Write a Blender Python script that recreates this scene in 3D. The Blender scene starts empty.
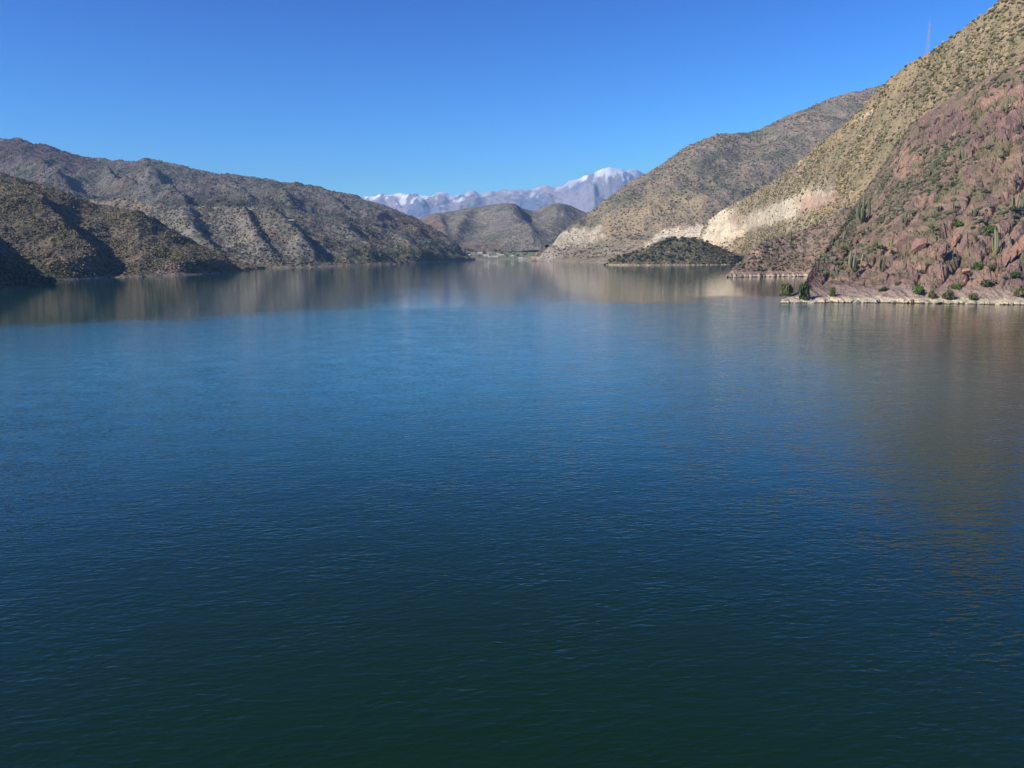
import bpy, math, random
import numpy as np
from mathutils import Vector

rng = np.random.default_rng(7)
random.seed(7)
R = math.radians
scene = bpy.context.scene
COL = scene.collection

# ------------------------------------------------------------------ camera
CAMH = 20.0
F = 803.7
TH = math.atan(132.0 / F)
CT, ST = math.cos(TH), math.sin(TH)
cam_d = bpy.data.cameras.new("camera")
cam = bpy.data.objects.new("camera", cam_d)
COL.objects.link(cam)
cam.location = (0, 0, CAMH)
cam.rotation_euler = (math.pi / 2 - TH, 0, 0)
cam_d.sensor_width = 36.0
cam_d.lens = 36.0 * F / 1024.0
cam_d.clip_start = 0.5
cam_d.clip_end = 60000
scene.camera = cam

def at(px, py, Y):
    """world point seen at a picture position, Y metres ahead"""
    a = (px - 512) / F; b = (384 - py) / F
    t = Y / (CT + b * ST)
    return np.array([a * t, Y, CAMH + (-ST + b * CT) * t])

def on_water(px, py, z=0.0):
    a = (px - 512) / F; b = (384 - py) / F
    t = (z - CAMH) / (-ST + b * CT)
    return np.array([a * t, (CT + b * ST) * t, z])

def proj(X, Y, Z):
    w = CT * Y - ST * (Z - CAMH)
    u = X / w
    v = (ST * Y + CT * (Z - CAMH)) / w
    return 512 + F * u, 384 - F * v

# ------------------------------------------------------------------ noise
_P = np.random.default_rng(3).permutation(512).astype(np.int64)
_P = np.concatenate([_P, _P, _P])
_G = np.random.default_rng(4).normal(size=(512, 3)); _G /= np.linalg.norm(_G, axis=1)[:, None]
def perlin(x, y, z=0.0):
    x, y, z = np.broadcast_arrays(np.asarray(x, float), np.asarray(y, float), np.asarray(z, float))
    xi = np.floor(x).astype(np.int64); yi = np.floor(y).astype(np.int64); zi = np.floor(z).astype(np.int64)
    xf, yf, zf = x - xi, y - yi, z - zi
    s = lambda t: t * t * t * (t * (t * 6 - 15) + 10)
    u, v, w = s(xf), s(yf), s(zf)
    out = 0.0
    for dx in (0, 1):
        for dy in (0, 1):
            for dz in (0, 1):
                h = _P[(_P[(_P[(xi + dx) & 511] + yi + dy) & 511] + zi + dz) & 511]
                g = _G[h]
                d = g[..., 0] * (xf - dx) + g[..., 1] * (yf - dy) + g[..., 2] * (zf - dz)
                out = out + d * (u if dx else 1 - u) * (v if dy else 1 - v) * (w if dz else 1 - w)
    return out * 1.5
def fbm(x, y, z=0.0, o=4, g=0.5):
    s, a = 0.0, 1.0
    for i in range(o):
        s = s + a * perlin(x * 2 ** i + 17 * i, y * 2 ** i - 9 * i, np.asarray(z) + 3.7 * i); a *= g
    return s
def ridged(x, y, z=0.0, o=4, g=0.5):
    s, a, n = 0.0, 1.0, 0.0
    for i in range(o):
        s = s + a * (1 - 2.2 * np.abs(perlin(x * 2 ** i + 31 * i, y * 2 ** i + 5 * i, np.asarray(z) + 1.3 * i))); n += a; a *= g
    return s / n
def cells(x, y, z, seed=0):
    """cellular noise: (random value of the nearest cell, distance to the border between cells)"""
    x, y, z = np.broadcast_arrays(np.asarray(x, float), np.asarray(y, float), np.asarray(z, float))
    xi, yi, zi = np.floor(x).astype(np.int64), np.floor(y).astype(np.int64), np.floor(z).astype(np.int64)
    f1 = np.full(x.shape, 9.0); f2 = np.full(x.shape, 9.0); val = np.zeros(x.shape)
    for a in (-1, 0, 1):
        for b in (-1, 0, 1):
            for c in (-1, 0, 1):
                h = _P[(_P[(_P[(xi + a + seed) & 511] + yi + b) & 511] + zi + c) & 511]
                j = _G[h] * 0.42 + 0.5
                d = np.sqrt((xi + a + j[..., 0] - x) ** 2 + (yi + b + j[..., 1] - y) ** 2 + (zi + c + j[..., 2] - z) ** 2)
                near = d < f1
                f2 = np.where(near, f1, np.minimum(f2, d)); val = np.where(near, h / 511.0, val); f1 = np.where(near, d, f1)
    return val, f2 - f1
def sstep(a, b, x):
    t = np.clip((x - a) / (b - a), 0, 1); return t * t * (3 - 2 * t)

def polymask(px, py, poly, soft, warp=0.0, wl=12.0):
    """1 inside a polygon, soft edge, outline roughened"""
    if warp:
        n1 = fbm(px / wl, py / wl, 2.5, 3); n2 = fbm(px / wl, py / wl, 8.5, 3)
        px = px + warp * n1; py = py + warp * n2
    poly = np.array(poly, float)
    inside = np.zeros(px.shape, bool); dist = np.full(px.shape, 1e9)
    for i in range(len(poly)):
        x0, y0 = poly[i]; x1, y1 = poly[(i + 1) % len(poly)]
        if y0 != y1:
            c = ((y0 > py) != (y1 > py)) & (px < (x1 - x0) * (py - y0) / (y1 - y0) + x0)
            inside ^= c
        dx, dy = x1 - x0, y1 - y0
        t = np.clip(((px - x0) * dx + (py - y0) * dy) / (dx * dx + dy * dy + 1e-9), 0, 1)
        dist = np.minimum(dist, np.hypot(px - x0 - t * dx, py - y0 - t * dy))
    sd = np.where(inside, dist, -dist)
    return sstep(-soft, soft, sd)

# ------------------------------------------------------------------ mesh helpers
def mesh_np(name, V, Fc, smooth=True, colors=None):
    """V (n,3), Fc (m,3|4)"""
    me = bpy.data.meshes.new(name)
    V = np.ascontiguousarray(V, np.float32); Fc = np.ascontiguousarray(Fc, np.int32)
    n, m, k = len(V), len(Fc), Fc.shape[1]
    me.vertices.add(n); me.vertices.foreach_set("co", V.ravel())
    me.loops.add(m * k); me.loops.foreach_set("vertex_index", Fc.ravel())
    me.polygons.add(m)
    me.polygons.foreach_set("loop_start", np.arange(0, m * k, k, dtype=np.int32))
    me.polygons.foreach_set("loop_total", np.full(m, k, np.int32))
    me.polygons.foreach_set("use_smooth", np.full(m, smooth, bool))
    me.update(calc_edges=True)
    if colors is not None:
        at_ = me.color_attributes.new("tint", 'FLOAT_COLOR', 'POINT')
        c = np.ones((n, 4), np.float32); c[:, :3] = colors
        at_.data.foreach_set("color", c.ravel())
    me.validate()
    return me

def link(name, me, mat=None, parent=None, **props):
    o = bpy.data.objects.new(name, me); COL.objects.link(o)
    if mat is not None and not me.materials: me.materials.append(mat)
    if parent is not None: o.parent = parent
    for k, v in props.items(): o[k] = v
    return o
def empty(name, loc, **props):
    o = bpy.data.objects.new(name, None); COL.objects.link(o); o.location = loc
    for k, v in props.items(): o[k] = v
    return o

# ------------------------------------------------------------------ materials
def nodes(name):
    m = bpy.data.materials.new(name); m.use_nodes = True
    nt = m.node_tree; nt.nodes.clear()
    return m, nt
def N(nt, typ, ins=None, **attrs):
    n = nt.nodes.new(typ)
    for k, v in attrs.items(): setattr(n, k, v)
    for k, v in (ins or {}).items():
        s = n.inputs[k]
        if isinstance(v, bpy.types.NodeSocket): nt.links.new(v, s)
        else: s.default_value = v
    return n
def math_(nt, op, a, b=0.0, c=None):
    ins = {0: a, 1: b}
    if c is not None: ins[2] = c
    return N(nt, 'ShaderNodeMath', ins, operation=op).outputs[0]
def vmath(nt, op, a, b=None, out=0):
    ins = {0: a}
    if b is not None: ins[1] = b
    return N(nt, 'ShaderNodeVectorMath', ins, operation=op).outputs[out]
def mix(nt, f, a, b, mode='MIX'):
    n = nt.nodes.new('ShaderNodeMix'); n.data_type = 'RGBA'; n.blend_type = mode
    for idx, v in ((0, f), (6, a), (7, b)):
        if isinstance(v, bpy.types.NodeSocket): nt.links.new(v, n.inputs[idx])
        else: n.inputs[idx].default_value = v if idx == 0 else (*v, 1)
    return n.outputs[2]
def ramp(nt, f, stops):
    n = nt.nodes.new('ShaderNodeValToRGB'); nt.links.new(f, n.inputs[0])
    cr = n.color_ramp
    while len(cr.elements) > len(stops): cr.elements.remove(cr.elements[-1])
    while len(cr.elements) < len(stops): cr.elements.new(0.5)
    for e, (p, c) in zip(cr.elements, stops):
        e.position = p; e.color = (*c, 1) if len(c) == 3 else c
    return n.outputs[0]

def terrain_mat(name, shrub=4.0, shrub_amt=0.6, shrub_col=(0.05, 0.06, 0.03), grain=1.2, bump=0.5, bump_d=1.0, grainamt=0.35, lo=0.52):
    """soil colour from the mesh's own zones, broken up by grain and (far off) by ground shrubs"""
    m, nt = nodes(name)
    geo = N(nt, 'ShaderNodeNewGeometry')
    P = geo.outputs['Position']
    tint = N(nt, 'ShaderNodeVertexColor', layer_name="tint").outputs[0]
    n1 = N(nt, 'ShaderNodeTexNoise', {'Vector': P, 'Scale': 1.0 / grain, 'Detail': 6.0, 'Roughness': 0.65})
    n2 = N(nt, 'ShaderNodeTexNoise', {'Vector': P, 'Scale': 1.0 / (grain * 14), 'Detail': 5.0, 'Roughness': 0.6})
    g = ramp(nt, n1.outputs[0], [(0.3, (1 - grainamt,) * 3), (0.5, (1, 1, 1)), (0.72, (1 + grainamt,) * 3)])
    c = mix(nt, 1.0, tint, g, 'MULTIPLY')
    g2 = ramp(nt, n2.outputs[0], [(0.3, (0.72, 0.74, 0.76)), (0.5, (1, 1, 1)), (0.7, (1.22, 1.18, 1.1))])
    c = mix(nt, 1.0, c, g2, 'MULTIPLY')
    if shrub_amt > 0:
        vo = N(nt, 'ShaderNodeTexVoronoi', {'Vector': P, 'Scale': 1.0 / shrub, 'Randomness': 1.0})
        s = ramp(nt, vo.outputs['Distance'], [(0.28, (1, 1, 1)), (0.42, (0, 0, 0))])
        dens = ramp(nt, n2.outputs[0], [(0.35, (0, 0, 0)), (0.6, (1, 1, 1))])
        keep = math_(nt, 'GREATER_THAN', N(nt, 'ShaderNodeSeparateColor', {0: vo.outputs['Color']}).outputs[0], 1 - shrub_amt)
        f = math_(nt, 'MULTIPLY', s, keep)
        f = math_(nt, 'MULTIPLY', f, math_(nt, 'MULTIPLY_ADD', dens, 0.5, 0.5))
        c = mix(nt, f, c, shrub_col)
    hb = math_(nt, 'MULTIPLY_ADD', n2.outputs[0], 8.0, n1.outputs[0])
    b = N(nt, 'ShaderNodeBump', {'Height': hb, 'Strength': bump, 'Distance': bump_d})
    p = N(nt, 'ShaderNodeBsdfPrincipled', {'Base Color': c, 'Roughness': 0.95, 'Specular IOR Level': 0.1, 'Normal': b.outputs[0]})
    o = N(nt, 'ShaderNodeOutputMaterial', {0: p.outputs[0]})
    return m

def tint_mat(name, rough=0.8, noise=None, amt=0.3, bump=0.0):
    m, nt = nodes(name)
    c = N(nt, 'ShaderNodeVertexColor', layer_name="tint").outputs[0]
    info = N(nt, 'ShaderNodeObjectInfo')
    if noise:
        tc = N(nt, 'ShaderNodeTexCoord')
        n = N(nt, 'ShaderNodeTexNoise', {'Vector': tc.outputs['Object'], 'Scale': noise, 'Detail': 5.0})
        c = mix(nt, 1.0, c, ramp(nt, n.outputs[0], [(0.3, (1 - amt,) * 3), (0.7, (1 + amt,) * 3)]), 'MULTIPLY')
    var = ramp(nt, info.outputs['Random'], [(0, (0.75, 0.8, 0.8)), (0.5, (1, 1, 1)), (1, (1.3, 1.2, 1.0))])
    c = mix(nt, 1.0, c, var, 'MULTIPLY')
    ins = {'Base Color': c, 'Roughness': rough, 'Specular IOR Level': 0.2}
    if noise and bump:
        ins['Normal'] = N(nt, 'ShaderNodeBump', {'Height': n.outputs[0], 'Strength': bump, 'Distance': 0.3}).outputs[0]
    p = N(nt, 'ShaderNodeBsdfPrincipled', ins)
    N(nt, 'ShaderNodeOutputMaterial', {0: p.outputs[0]})
    return m

M_leaf = tint_mat("foliage", 0.75)
M_cactus = tint_mat("cactus_skin", 0.6)
M_rock = tint_mat("rock", 0.95, 1.3, 0.3, 0.8)
M_wood = tint_mat("bark", 0.9)
M_plain = tint_mat("painted", 0.6)

# ------------------------------------------------------------------ terrain sheets
def smooth1(a, n):
    if n < 2: return a
    k = np.hanning(n + 2)[1:-1]; k /= k.sum()
    p = np.pad(a, (n // 2, n - 1 - n // 2), mode='edge')
    return np.convolve(p, k, mode='valid')

class Sheet: pass
SHEETS = {}
def sheet(key, name, contours, segs, pxr, nk, disp, color, mat, back=None, sm=5, toe=(6.0, 2.5), label=None, cliff=None):
    """a hillside: height profiles along lines running away from the lake, from the shore up to the crest and down the back"""
    k0 = (pxr[0] - 512) / F * CT; k1 = (pxr[1] - 512) / F * CT
    # more columns inside the picture than outside it
    kin0, kin1 = max(k0, (-12 - 512) / F), min(k1, (1036 - 512) / F)
    ks = [np.linspace(kin0, kin1, nk)]
    if k0 < kin0: ks.insert(0, np.linspace(k0, kin0, max(8, int((kin0 - k0) * 120)))[:-1])
    if k1 > kin1: ks.append(np.linspace(kin1, k1, max(8, int((k1 - kin1) * 120)))[1:])
    K = np.concatenate(ks)
    Yc, Zc = [], []
    for c in contours:
        pts = []
        for q in c:
            if len(q) == 4: p = np.array([(q[0] - 512) / F * CT * q[2], q[2], q[3]])
            elif len(q) == 2: p = on_water(q[0], q[1])
            else: p = at(*q)
            pts.append((p[0] / p[1], p[1], p[2]))
        pts = np.array(sorted(pts))
        Yc.append(smooth1(np.interp(K, pts[:, 0], pts[:, 1]), sm)); Zc.append(smooth1(np.interp(K, pts[:, 0], pts[:, 2]), sm))
    n_front = len(Yc)
    Yr, Zr = Yc[-1], Zc[-1]
    H = np.maximum(Zr, 4)
    bk = back or [(0.25, 0.93), (1.2, 0.55), (3.0, -0.05)]
    for dy, fz in bk:
        Yc.append(Yr + dy * H); Zc.append(np.where(fz > 0, Zr * fz, -8.0))
    Yc.insert(0, Yc[0] - toe[0]); Zc.insert(0, Zc[0] - toe[1])
    sg = [4] + list(segs) + [8] * len(bk)
    Ys, Zs, Vs = [], [], []
    for i, n in enumerate(sg):
        t = np.linspace(0, 1, n, endpoint=False)[:, None]
        if cliff and i == 1: t = t ** 1.3
        Ys.append(Yc[i] * (1 - t) + Yc[i + 1] * t); Zs.append(Zc[i] * (1 - t) + Zc[i + 1] * t); Vs.append(np.broadcast_to(i + t, Ys[-1].shape))
    Ys.append(Yc[-1][None]); Zs.append(Zc[-1][None]); Vs.append(np.full((1, len(K)), float(len(sg))))
    Y = np.concatenate(Ys); Z = np.concatenate(Zs); Vv = np.concatenate(Vs)
    X = K[None] * Y
    px, py = proj(X, Y, Z)
    hf = np.clip(Z / np.maximum(Zr, 1)[None], 0, 1)
    front = Vv <= n_front
    D = disp(X, Y, Z, px, py, hf, front)
    Z2 = Z + (D[0] if isinstance(D, tuple) else D)
    if isinstance(D, tuple):
        Y2 = Y + D[1]; X2 = X + (D[2] if len(D) > 2 else 0)
    else: Y2, X2 = Y, X
    px2, py2 = proj(X2, Y2, Z2)
    C = color(X2, Y2, Z2, px2, py2, hf)
    nv, nk_ = Y.shape
    idx = np.arange(nv * nk_).reshape(nv, nk_)
    Fc = np.stack([idx[:-1, :-1], idx[:-1, 1:], idx[1:, 1:], idx[1:, :-1]], -1).reshape(-1, 4)
    V = np.stack([X2, Y2, Z2], -1).reshape(-1, 3)
    me = mesh_np(name, V, Fc, True, C.reshape(-1, 3))
    o = link(name, me, mat, kind='structure')
    if label: o['label'] = label
    s = Sheet(); s.X, s.Y, s.Z, s.px, s.py, s.front, s.V, s.K = X2, Y2, Z2, px2, py2, front, V, K
    s.shape = (nv, nk_); s.obj = o; s.hf = hf
    SHEETS[key] = s
    return s

def depth_at(s, px, py):
    """nearest front vertex of a sheet to a picture position"""
    d = (s.px - px) ** 2 + (s.py - py) ** 2 + np.where(s.front, 0, 1e6)
    i = np.unravel_index(np.argmin(d), d.shape)
    return np.array([s.X[i], s.Y[i], s.Z[i]])

def spurs(px, py, lst):
    """buttresses: (points top to bottom, height m, width left px, width right px)"""
    out = 0.0
    for pts, h, wl, wr in lst:
        p = np.array(pts, float)
        xl = np.interp(py, p[:, 1], p[:, 0])
        d = px - xl + 2.0 * fbm(py / 14.0, px * 0.02, h, 2) * wl / 8
        prof = np.where(d < 0, np.exp(-(d / wl) ** 2), np.exp(-(d / wr) ** 2))
        y0, y1 = p[0, 1], p[-1, 1]; L = y1 - y0
        taper = sstep(y0 - 0.1 * L, y0 + 0.3 * L, py) * (1 - sstep(y1 - 0.12 * L, y1 + 0.1 * L, py))
        out = out + h * prof * taper
    return out

def mixc(a, b, m):
    return a * (1 - m[..., None]) + np.array(b) * m[..., None]
def flat(shape, c): return np.broadcast_to(np.array(c, float), shape + (3,)).copy()

BROWN = (0.205, 0.165, 0.118); OLIVE = (0.125, 0.12, 0.062); TAN = (0.31, 0.245, 0.155); GREY = (0.21, 0.185, 0.165)
RED = (0.285, 0.165, 0.135); PALE = (0.56, 0.475, 0.34); GREEN = (0.105, 0.135, 0.045); PURPLE = (0.17, 0.115, 0.115)

# ---- E: the big far range on the left
def dispE(X, Y, Z, px, py, hf, fr):
    w = 60 * fbm(X / 400, Y / 400, 5, 2)
    r = ridged((X + w) / 330, (Y + w) / 800, 2, 5, 0.55) - 0.45
    m = sstep(0.05, 0.3, hf) * (1 - 0.93 * sstep(0.62, 0.97, hf))
    sp = spurs(px, py, [([(145, 160), (150, 175), (165, 195), (190, 215)], 45, 22, 8), ([(95, 158), (100, 172), (118, 188), (150, 204)], 55, 16, 7),
        ([(20, 140), (25, 152), (45, 172), (75, 195)], 40, 16, 7), ([(225, 174), (232, 188), (250, 205)], 38, 14, 6), ([(262, 178), (275, 192), (290, 208)], 32, 12, 5),
        ([(318, 188), (330, 200), (345, 214)], 32, 12, 6), ([(355, 198), (368, 208), (385, 222)], 26, 12, 6), ([(395, 208), (405, 220), (425, 238)], 22, 10, 6)])
    return 32 * r * m + sp * .55 * sstep(0, 0.2, hf) * (1 - .98 * sstep(.55, .9, hf)) + 8 * fbm(X / 60, Y / 60, 1, 4, .6) * sstep(0.05, 0.2, hf)
def colE(X, Y, Z, px, py, hf):
    n = fbm(X / 150, Y / 150, 4, 4)
    c = flat(X.shape, (0.205, 0.185, 0.158)); c = mixc(c, (0.15, 0.148, 0.115), sstep(-0.2, 0.5, n))
    c = mixc(c, (0.19, 0.135, 0.12), sstep(0.1, 0.6, fbm(X / 90, Y / 200, 9, 3)) * 0.8)
    c = mixc(c, (0.14, 0.095, 0.092), polymask(px, py, [(-30, 140), (20, 136), (60, 145), (100, 158), (80, 172), (30, 165), (-30, 160)], 6, 8) * .8)
    c = mixc(c, (0.085, 0.09, 0.062), polymask(px, py, [(165, 198), (230, 196), (270, 200), (330, 212), (400, 226), (450, 244), (400, 240), (300, 222), (160, 216)], 6, 6, 20) * .75)
    c = c * (1 + .28 * fbm((X + Y * .2) / 22, Y / 260, 7, 4, .6))[..., None]
    c = mixc(c, (0.40, 0.31, 0.20), polymask(px, py, [(88, 200), (120, 199), (157, 205), (150, 211), (112, 207), (90, 204)], 2, 4, 8))
    c = mixc(c, (0.27, 0.16, 0.115), polymask(px, py, [(380, 216), (410, 214), (425, 222), (445, 238), (430, 240), (410, 228), (385, 222)], 3, 6, 10) * .6)
    return c
M_far = terrain_mat("far_hillside", 9.0, 0.6, (0.062, 0.068, 0.04), 3.5, 0.9, 6.0)
M_mid = terrain_mat("scrub_hillside", 6.0, 0.55, (0.055, 0.06, 0.032), 2.2, 0.8, 3.0)
M_near = terrain_mat("rocky_hillside", 3.0, 0.0, (0.05, 0.06, 0.03), 0.9, 0.9, 1.0)
sheet('E', 'hills', [
    [(-700, None, 1500, -6), (-100, None, 1500, -6), (100, None, 1500, -6), (262, None, 1500, -6), (350, None, 1600, -6), (420, None, 1850, -6), (468, None, 2100, -6), (540, None, 2400, -6)],
    [(-700, 190, 1900), (-60, 186, 1900), (0, 190, 1850), (50, 196, 1800), (90, 202, 1750), (157, 209, 1720), (200, 208, 1800), (260, 210, 1850), (350, 226, 1900), (420, 240, 2000), (455, 247, 2150), (464, None, 2200, 8), (474, None, 2200, -5), (540, None, 2450, -5)],
    [(-700, 182, 2250), (-60, 180, 2200), (0, 183, 2100), (50, 188, 2050), (90, 196, 2000), (157, 201, 1950), (200, 196, 2000), (260, 198, 2050), (350, 213, 2050), (420, 232, 2120), (455, 243, 2250), (464, None, 2280, 10), (474, None, 2280, -5), (540, None, 2500, -5)],
    [(-700, 60, 2800), (-300, 120, 2800), (-60, 140, 2800), (0, 138, 2750), (20, 138, 2750), (32, 142, 2750), (50, 146, 2750), (70, 153, 2780), (90, 158, 2800), (115, 161, 2800), (130, 161.5, 2800), (147, 158.5, 2800), (156, 161, 2800), (165, 163, 2800), (200, 170, 2780), (250, 177, 2750), (300, 184, 2700), (330, 190, 2680), (350, 195, 2650), (385, 205, 2600), (405, 214, 2560), (420, 221, 2500), (440, 233, 2450), (455, 243, 2420), (464, None, 2420, 12), (474, None, 2420, -5), (540, None, 2600, -6)]],
    [30, 22, 110], (-700, 520), 620, dispE, colE, M_far, label='long grey-brown mountain range beyond the left shore with a bumpy sloping crest')

# ---- E2: foothills on the far left shore
def dispE2(X, Y, Z, px, py, hf, fr):
    w = 40 * fbm(X / 200, Y / 200, 15, 2)
    r = ridged((X + w) / 150, (Y + w) / 330, 12, 5, 0.55) - 0.42
    m = sstep(0.02, 0.25, hf) * (1 - 0.6 * sstep(0.8, 1.0, hf))
    sp = spurs(px, py, [([(262, 207), (285, 232), (318, 262)], 26, 16, 9), ([(185, 208), (195, 235), (215, 262)], 20, 14, 8), ([(240, 207), (250, 232), (275, 264)], 18, 11, 7),
        ([(335, 219), (360, 242), (385, 262)], 18, 14, 8), ([(395, 232), (412, 248), (432, 262)], 12, 12, 7)])
    return 15 * r * m + .7 * sp * sstep(0, 0.25, hf) + 3.5 * fbm(X / 25, Y / 25, 1, 3) * sstep(0.0, 0.1, hf)
def colE2(X, Y, Z, px, py, hf):
    n = fbm(X / 90, Y / 90, 4, 4)
    c = flat(X.shape, (0.26, 0.235, 0.19)); c = mixc(c, (0.185, 0.178, 0.13), sstep(-0.2, 0.4, n))
    c = mixc(c, (0.21, 0.155, 0.13), sstep(0.15, 0.6, fbm(X / 60, Y / 140, 9, 3)) * 0.7)
    c = mixc(c, (0.16, 0.165, 0.075), polymask(px, py, [(400, 242), (440, 246), (462, 258), (440, 263), (400, 264), (330, 266), (262, 267), (300, 258), (350, 254)], 6, 10, 14) * .75)
    c = mixc(c, (0.30, 0.235, 0.165), sstep(3.0, 1.2, Z))
    return c
sheet('E2', 'hills', [
    [(-200, None, 1000, -6), (100, None, 1000, -6), (180, None, 1000, 0), (262, 268), (300, 267.5), (350, 266), (400, 264), (440, 262), (462, 260.8), (485, None, 2080, -3), (540, None, 2400, -6)],
    [(-200, None, 1250, -4), (90, None, 1300, 15), (150, 235, 1200), (200, 240, 1150), (262, 238, 1220), (300, 240, 1260), (350, 246, 1350), (400, 252, 1480), (440, 256, 1720), (462, 259, 1900), (485, None, 2160, -3), (540, None, 2450, -6)],
    [(-200, None, 1500, -4), (90, None, 1500, 30), (130, 218, 1500), (150, 210, 1500), (175, 205, 1500), (200, 206, 1500), (235, 206, 1500), (262, 207, 1520), (290, 211, 1560), (320, 216, 1620), (350, 222, 1700), (375, 227, 1750), (400, 232, 1800), (425, 238, 1850), (440, 244, 1900), (450, 250, 1950), (462, 257.5, 2000), (485, None, 2200, -3), (540, None, 2500, -6)]],
    [50, 60], (-200, 520), 560, dispE2, colE2, M_mid, label='furrowed scrubby foothills along the far left shore')

# ---- D: near hill on the left
def dispD(X, Y, Z, px, py, hf, fr):
    w = 20 * fbm(X / 90, Y / 90, 25, 2)
    r = ridged((X + w) / 90, (Y + w) / 170, 22, 5, 0.5) - 0.42
    m = sstep(0.02, 0.25, hf) * (1 - 0.7 * sstep(0.8, 1.0, hf))
    sp = spurs(px, py, [([(20, 185), (38, 205), (60, 232), (84, 258), (110, 280)], 11, 36, 7), ([(130, 214), (146, 230), (180, 250), (228, 273)], 13, 40, 9), ([(-60, 190), (-40, 240), (-20, 280)], 20, 30, 9)])
    return 6.5 * r * m + sp * sstep(0, 0.12, hf) + 1.3 * fbm(X / 9, Y / 9, 1, 3) * sstep(0.0, 0.1, hf)
def colD(X, Y, Z, px, py, hf):
    n = fbm(X / 50, Y / 50, 4, 4)
    c = flat(X.shape, (0.22, 0.18, 0.13)); c = mixc(c, (0.15, 0.135, 0.085), sstep(-0.2, 0.4, n))
    c = mixc(c, (0.115, 0.145, 0.045), polymask(px, py, [(150, 240), (185, 255), (215, 266), (200, 272), (150, 268)], 6, 8, 14) * .85)
    c = mixc(c, (0.125, 0.145, 0.05), polymask(px, py, [(10, 255), (40, 262), (95, 276), (60, 282), (10, 275)], 6, 8, 14) * .8)
    c = mixc(c, (0.27, 0.21, 0.14), polymask(px, py, [(15, 183), (36, 186), (34, 192), (18, 192)], 3, 4) * .8)
    c = mixc(c, (0.2, 0.13, 0.11), polymask(px, py, [(35, 195), (100, 203), (95, 215), (50, 212)], 6, 10) * .6)
    c = mixc(c, (0.3, 0.23, 0.18), polymask(px, py, [(158, 258), (185, 264), (180, 277), (155, 276)], 3, 6, 7) * .8)
    c = mixc(c, (0.26, 0.21, 0.15), sstep(1.6, 0.7, Z))
    return c
sheet('D', 'hills', [
    [(-700, None, 400, -4), (-60, 287), (0, 283), (50, 281), (110, 277.5), (140, 277), (180, 275.5), (230, 272.5), (250, 270), (264, 268.3), (285, None, 1100, -4)],
    [(-700, None, 650, 60), (-60, 240, 650), (0, 235, 640), (60, 243, 690), (110, 252, 730), (140, 253, 740), (180, 258, 800), (220, 263, 880), (250, 267.5, 960), (264, 268, 1010), (285, None, 1150, -4)],
    [(-700, None, 900, 190), (-60, 165, 820), (0, 172, 820), (30, 181, 840), (60, 190, 850), (80, 198, 860), (100, 204, 870), (120, 208, 880), (150, 215, 900), (165, 225, 910), (180, 234, 925), (200, 245, 950), (215, 252, 970), (235, 261.5, 1000), (250, 266, 1010), (264, 267.5, 1030), (285, None, 1200, -4)]],
    [90, 90], (-700, 300), 560, dispD, colD, M_mid, label='near rounded scrub hill dropping into the lake on the left')

# ---- D0: shaded spur in the left corner, its unseen crest beyond the frame raised to cast that shade
def dispD0(X, Y, Z, px, py, hf, fr):
    return (2.5 * fbm(X / 14, Y / 14, 6, 4) + 6 * (ridged(X / 50, Y / 50, 9, 3) - .4)) * sstep(0.02, 0.4, hf) * (1 - .5 * sstep(.8, 1, hf))
def colD0(X, Y, Z, px, py, hf):
    c = flat(X.shape, (0.15, 0.125, 0.085)); return mixc(c, (0.1, 0.1, 0.05), sstep(-0.2, 0.4, fbm(X / 20, Y / 20, 4, 4)))
sheet('D0', 'hills', [
    [(-900, None, 150, -4), (-500, None, 300, 0), (-200, None, 390, 0), (-60, 293), (0, 289), (30, 287.3), (57, 284.8), (72, None, 600, -4)],
    [(-900, None, 300, 120), (-500, None, 400, 140), (-300, None, 430, 120), (-150, None, 450, 90), (-70, 195, 470), (-30, 230, 485), (0, 253, 500), (15, 264, 505), (30, 272, 508), (45, 280, 512), (57, 284.3, 515), (72, None, 640, -4)]],
    [60], (-900, 90), 130, dispD0, colD0, M_mid, back=[(0.3, 0.6), (0.9, -0.05)], label='shaded spur at the left edge of the lake')

# ---- F: snow peaks far up the valley
F_r = [(150, 205), (250, 200), (330, 197), (358, 196.5), (366, 194.5), (374, 195.5), (386, 193), (393, 195), (402, 195.5), (412, 194), (420, 195.5), (430, 196), (437, 193.3), (444, 192.8), (450, 195.5), (457, 194.6), (466, 193), (474, 191), (480, 193), (488, 191.5), (500, 190.5), (508, 191), (516, 190.5), (530, 190), (540, 187.5), (547, 186.5), (555, 188), (563, 187), (571, 181), (580, 178.5), (588, 174.5), (595, 171), (603, 169), (610, 168), (620, 169.2), (632, 170), (640, 171.2), (650, 175), (670, 183), (700, 190), (760, 200), (900, 205)]
def dispF(X, Y, Z, px, py, hf, fr):
    w = 500 * fbm(X / 1500, Y / 1500, 35, 2)
    r = ridged((X + w) / 900, (Y + w) / 1600, 32, 5, 0.55) - 0.42
    m = sstep(0.02, 0.2, hf) * (1 - 0.82 * sstep(0.8, 1.0, hf))
    return 190 * r * m + 45 * fbm(X / 260, Y / 260, 1, 4)
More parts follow.
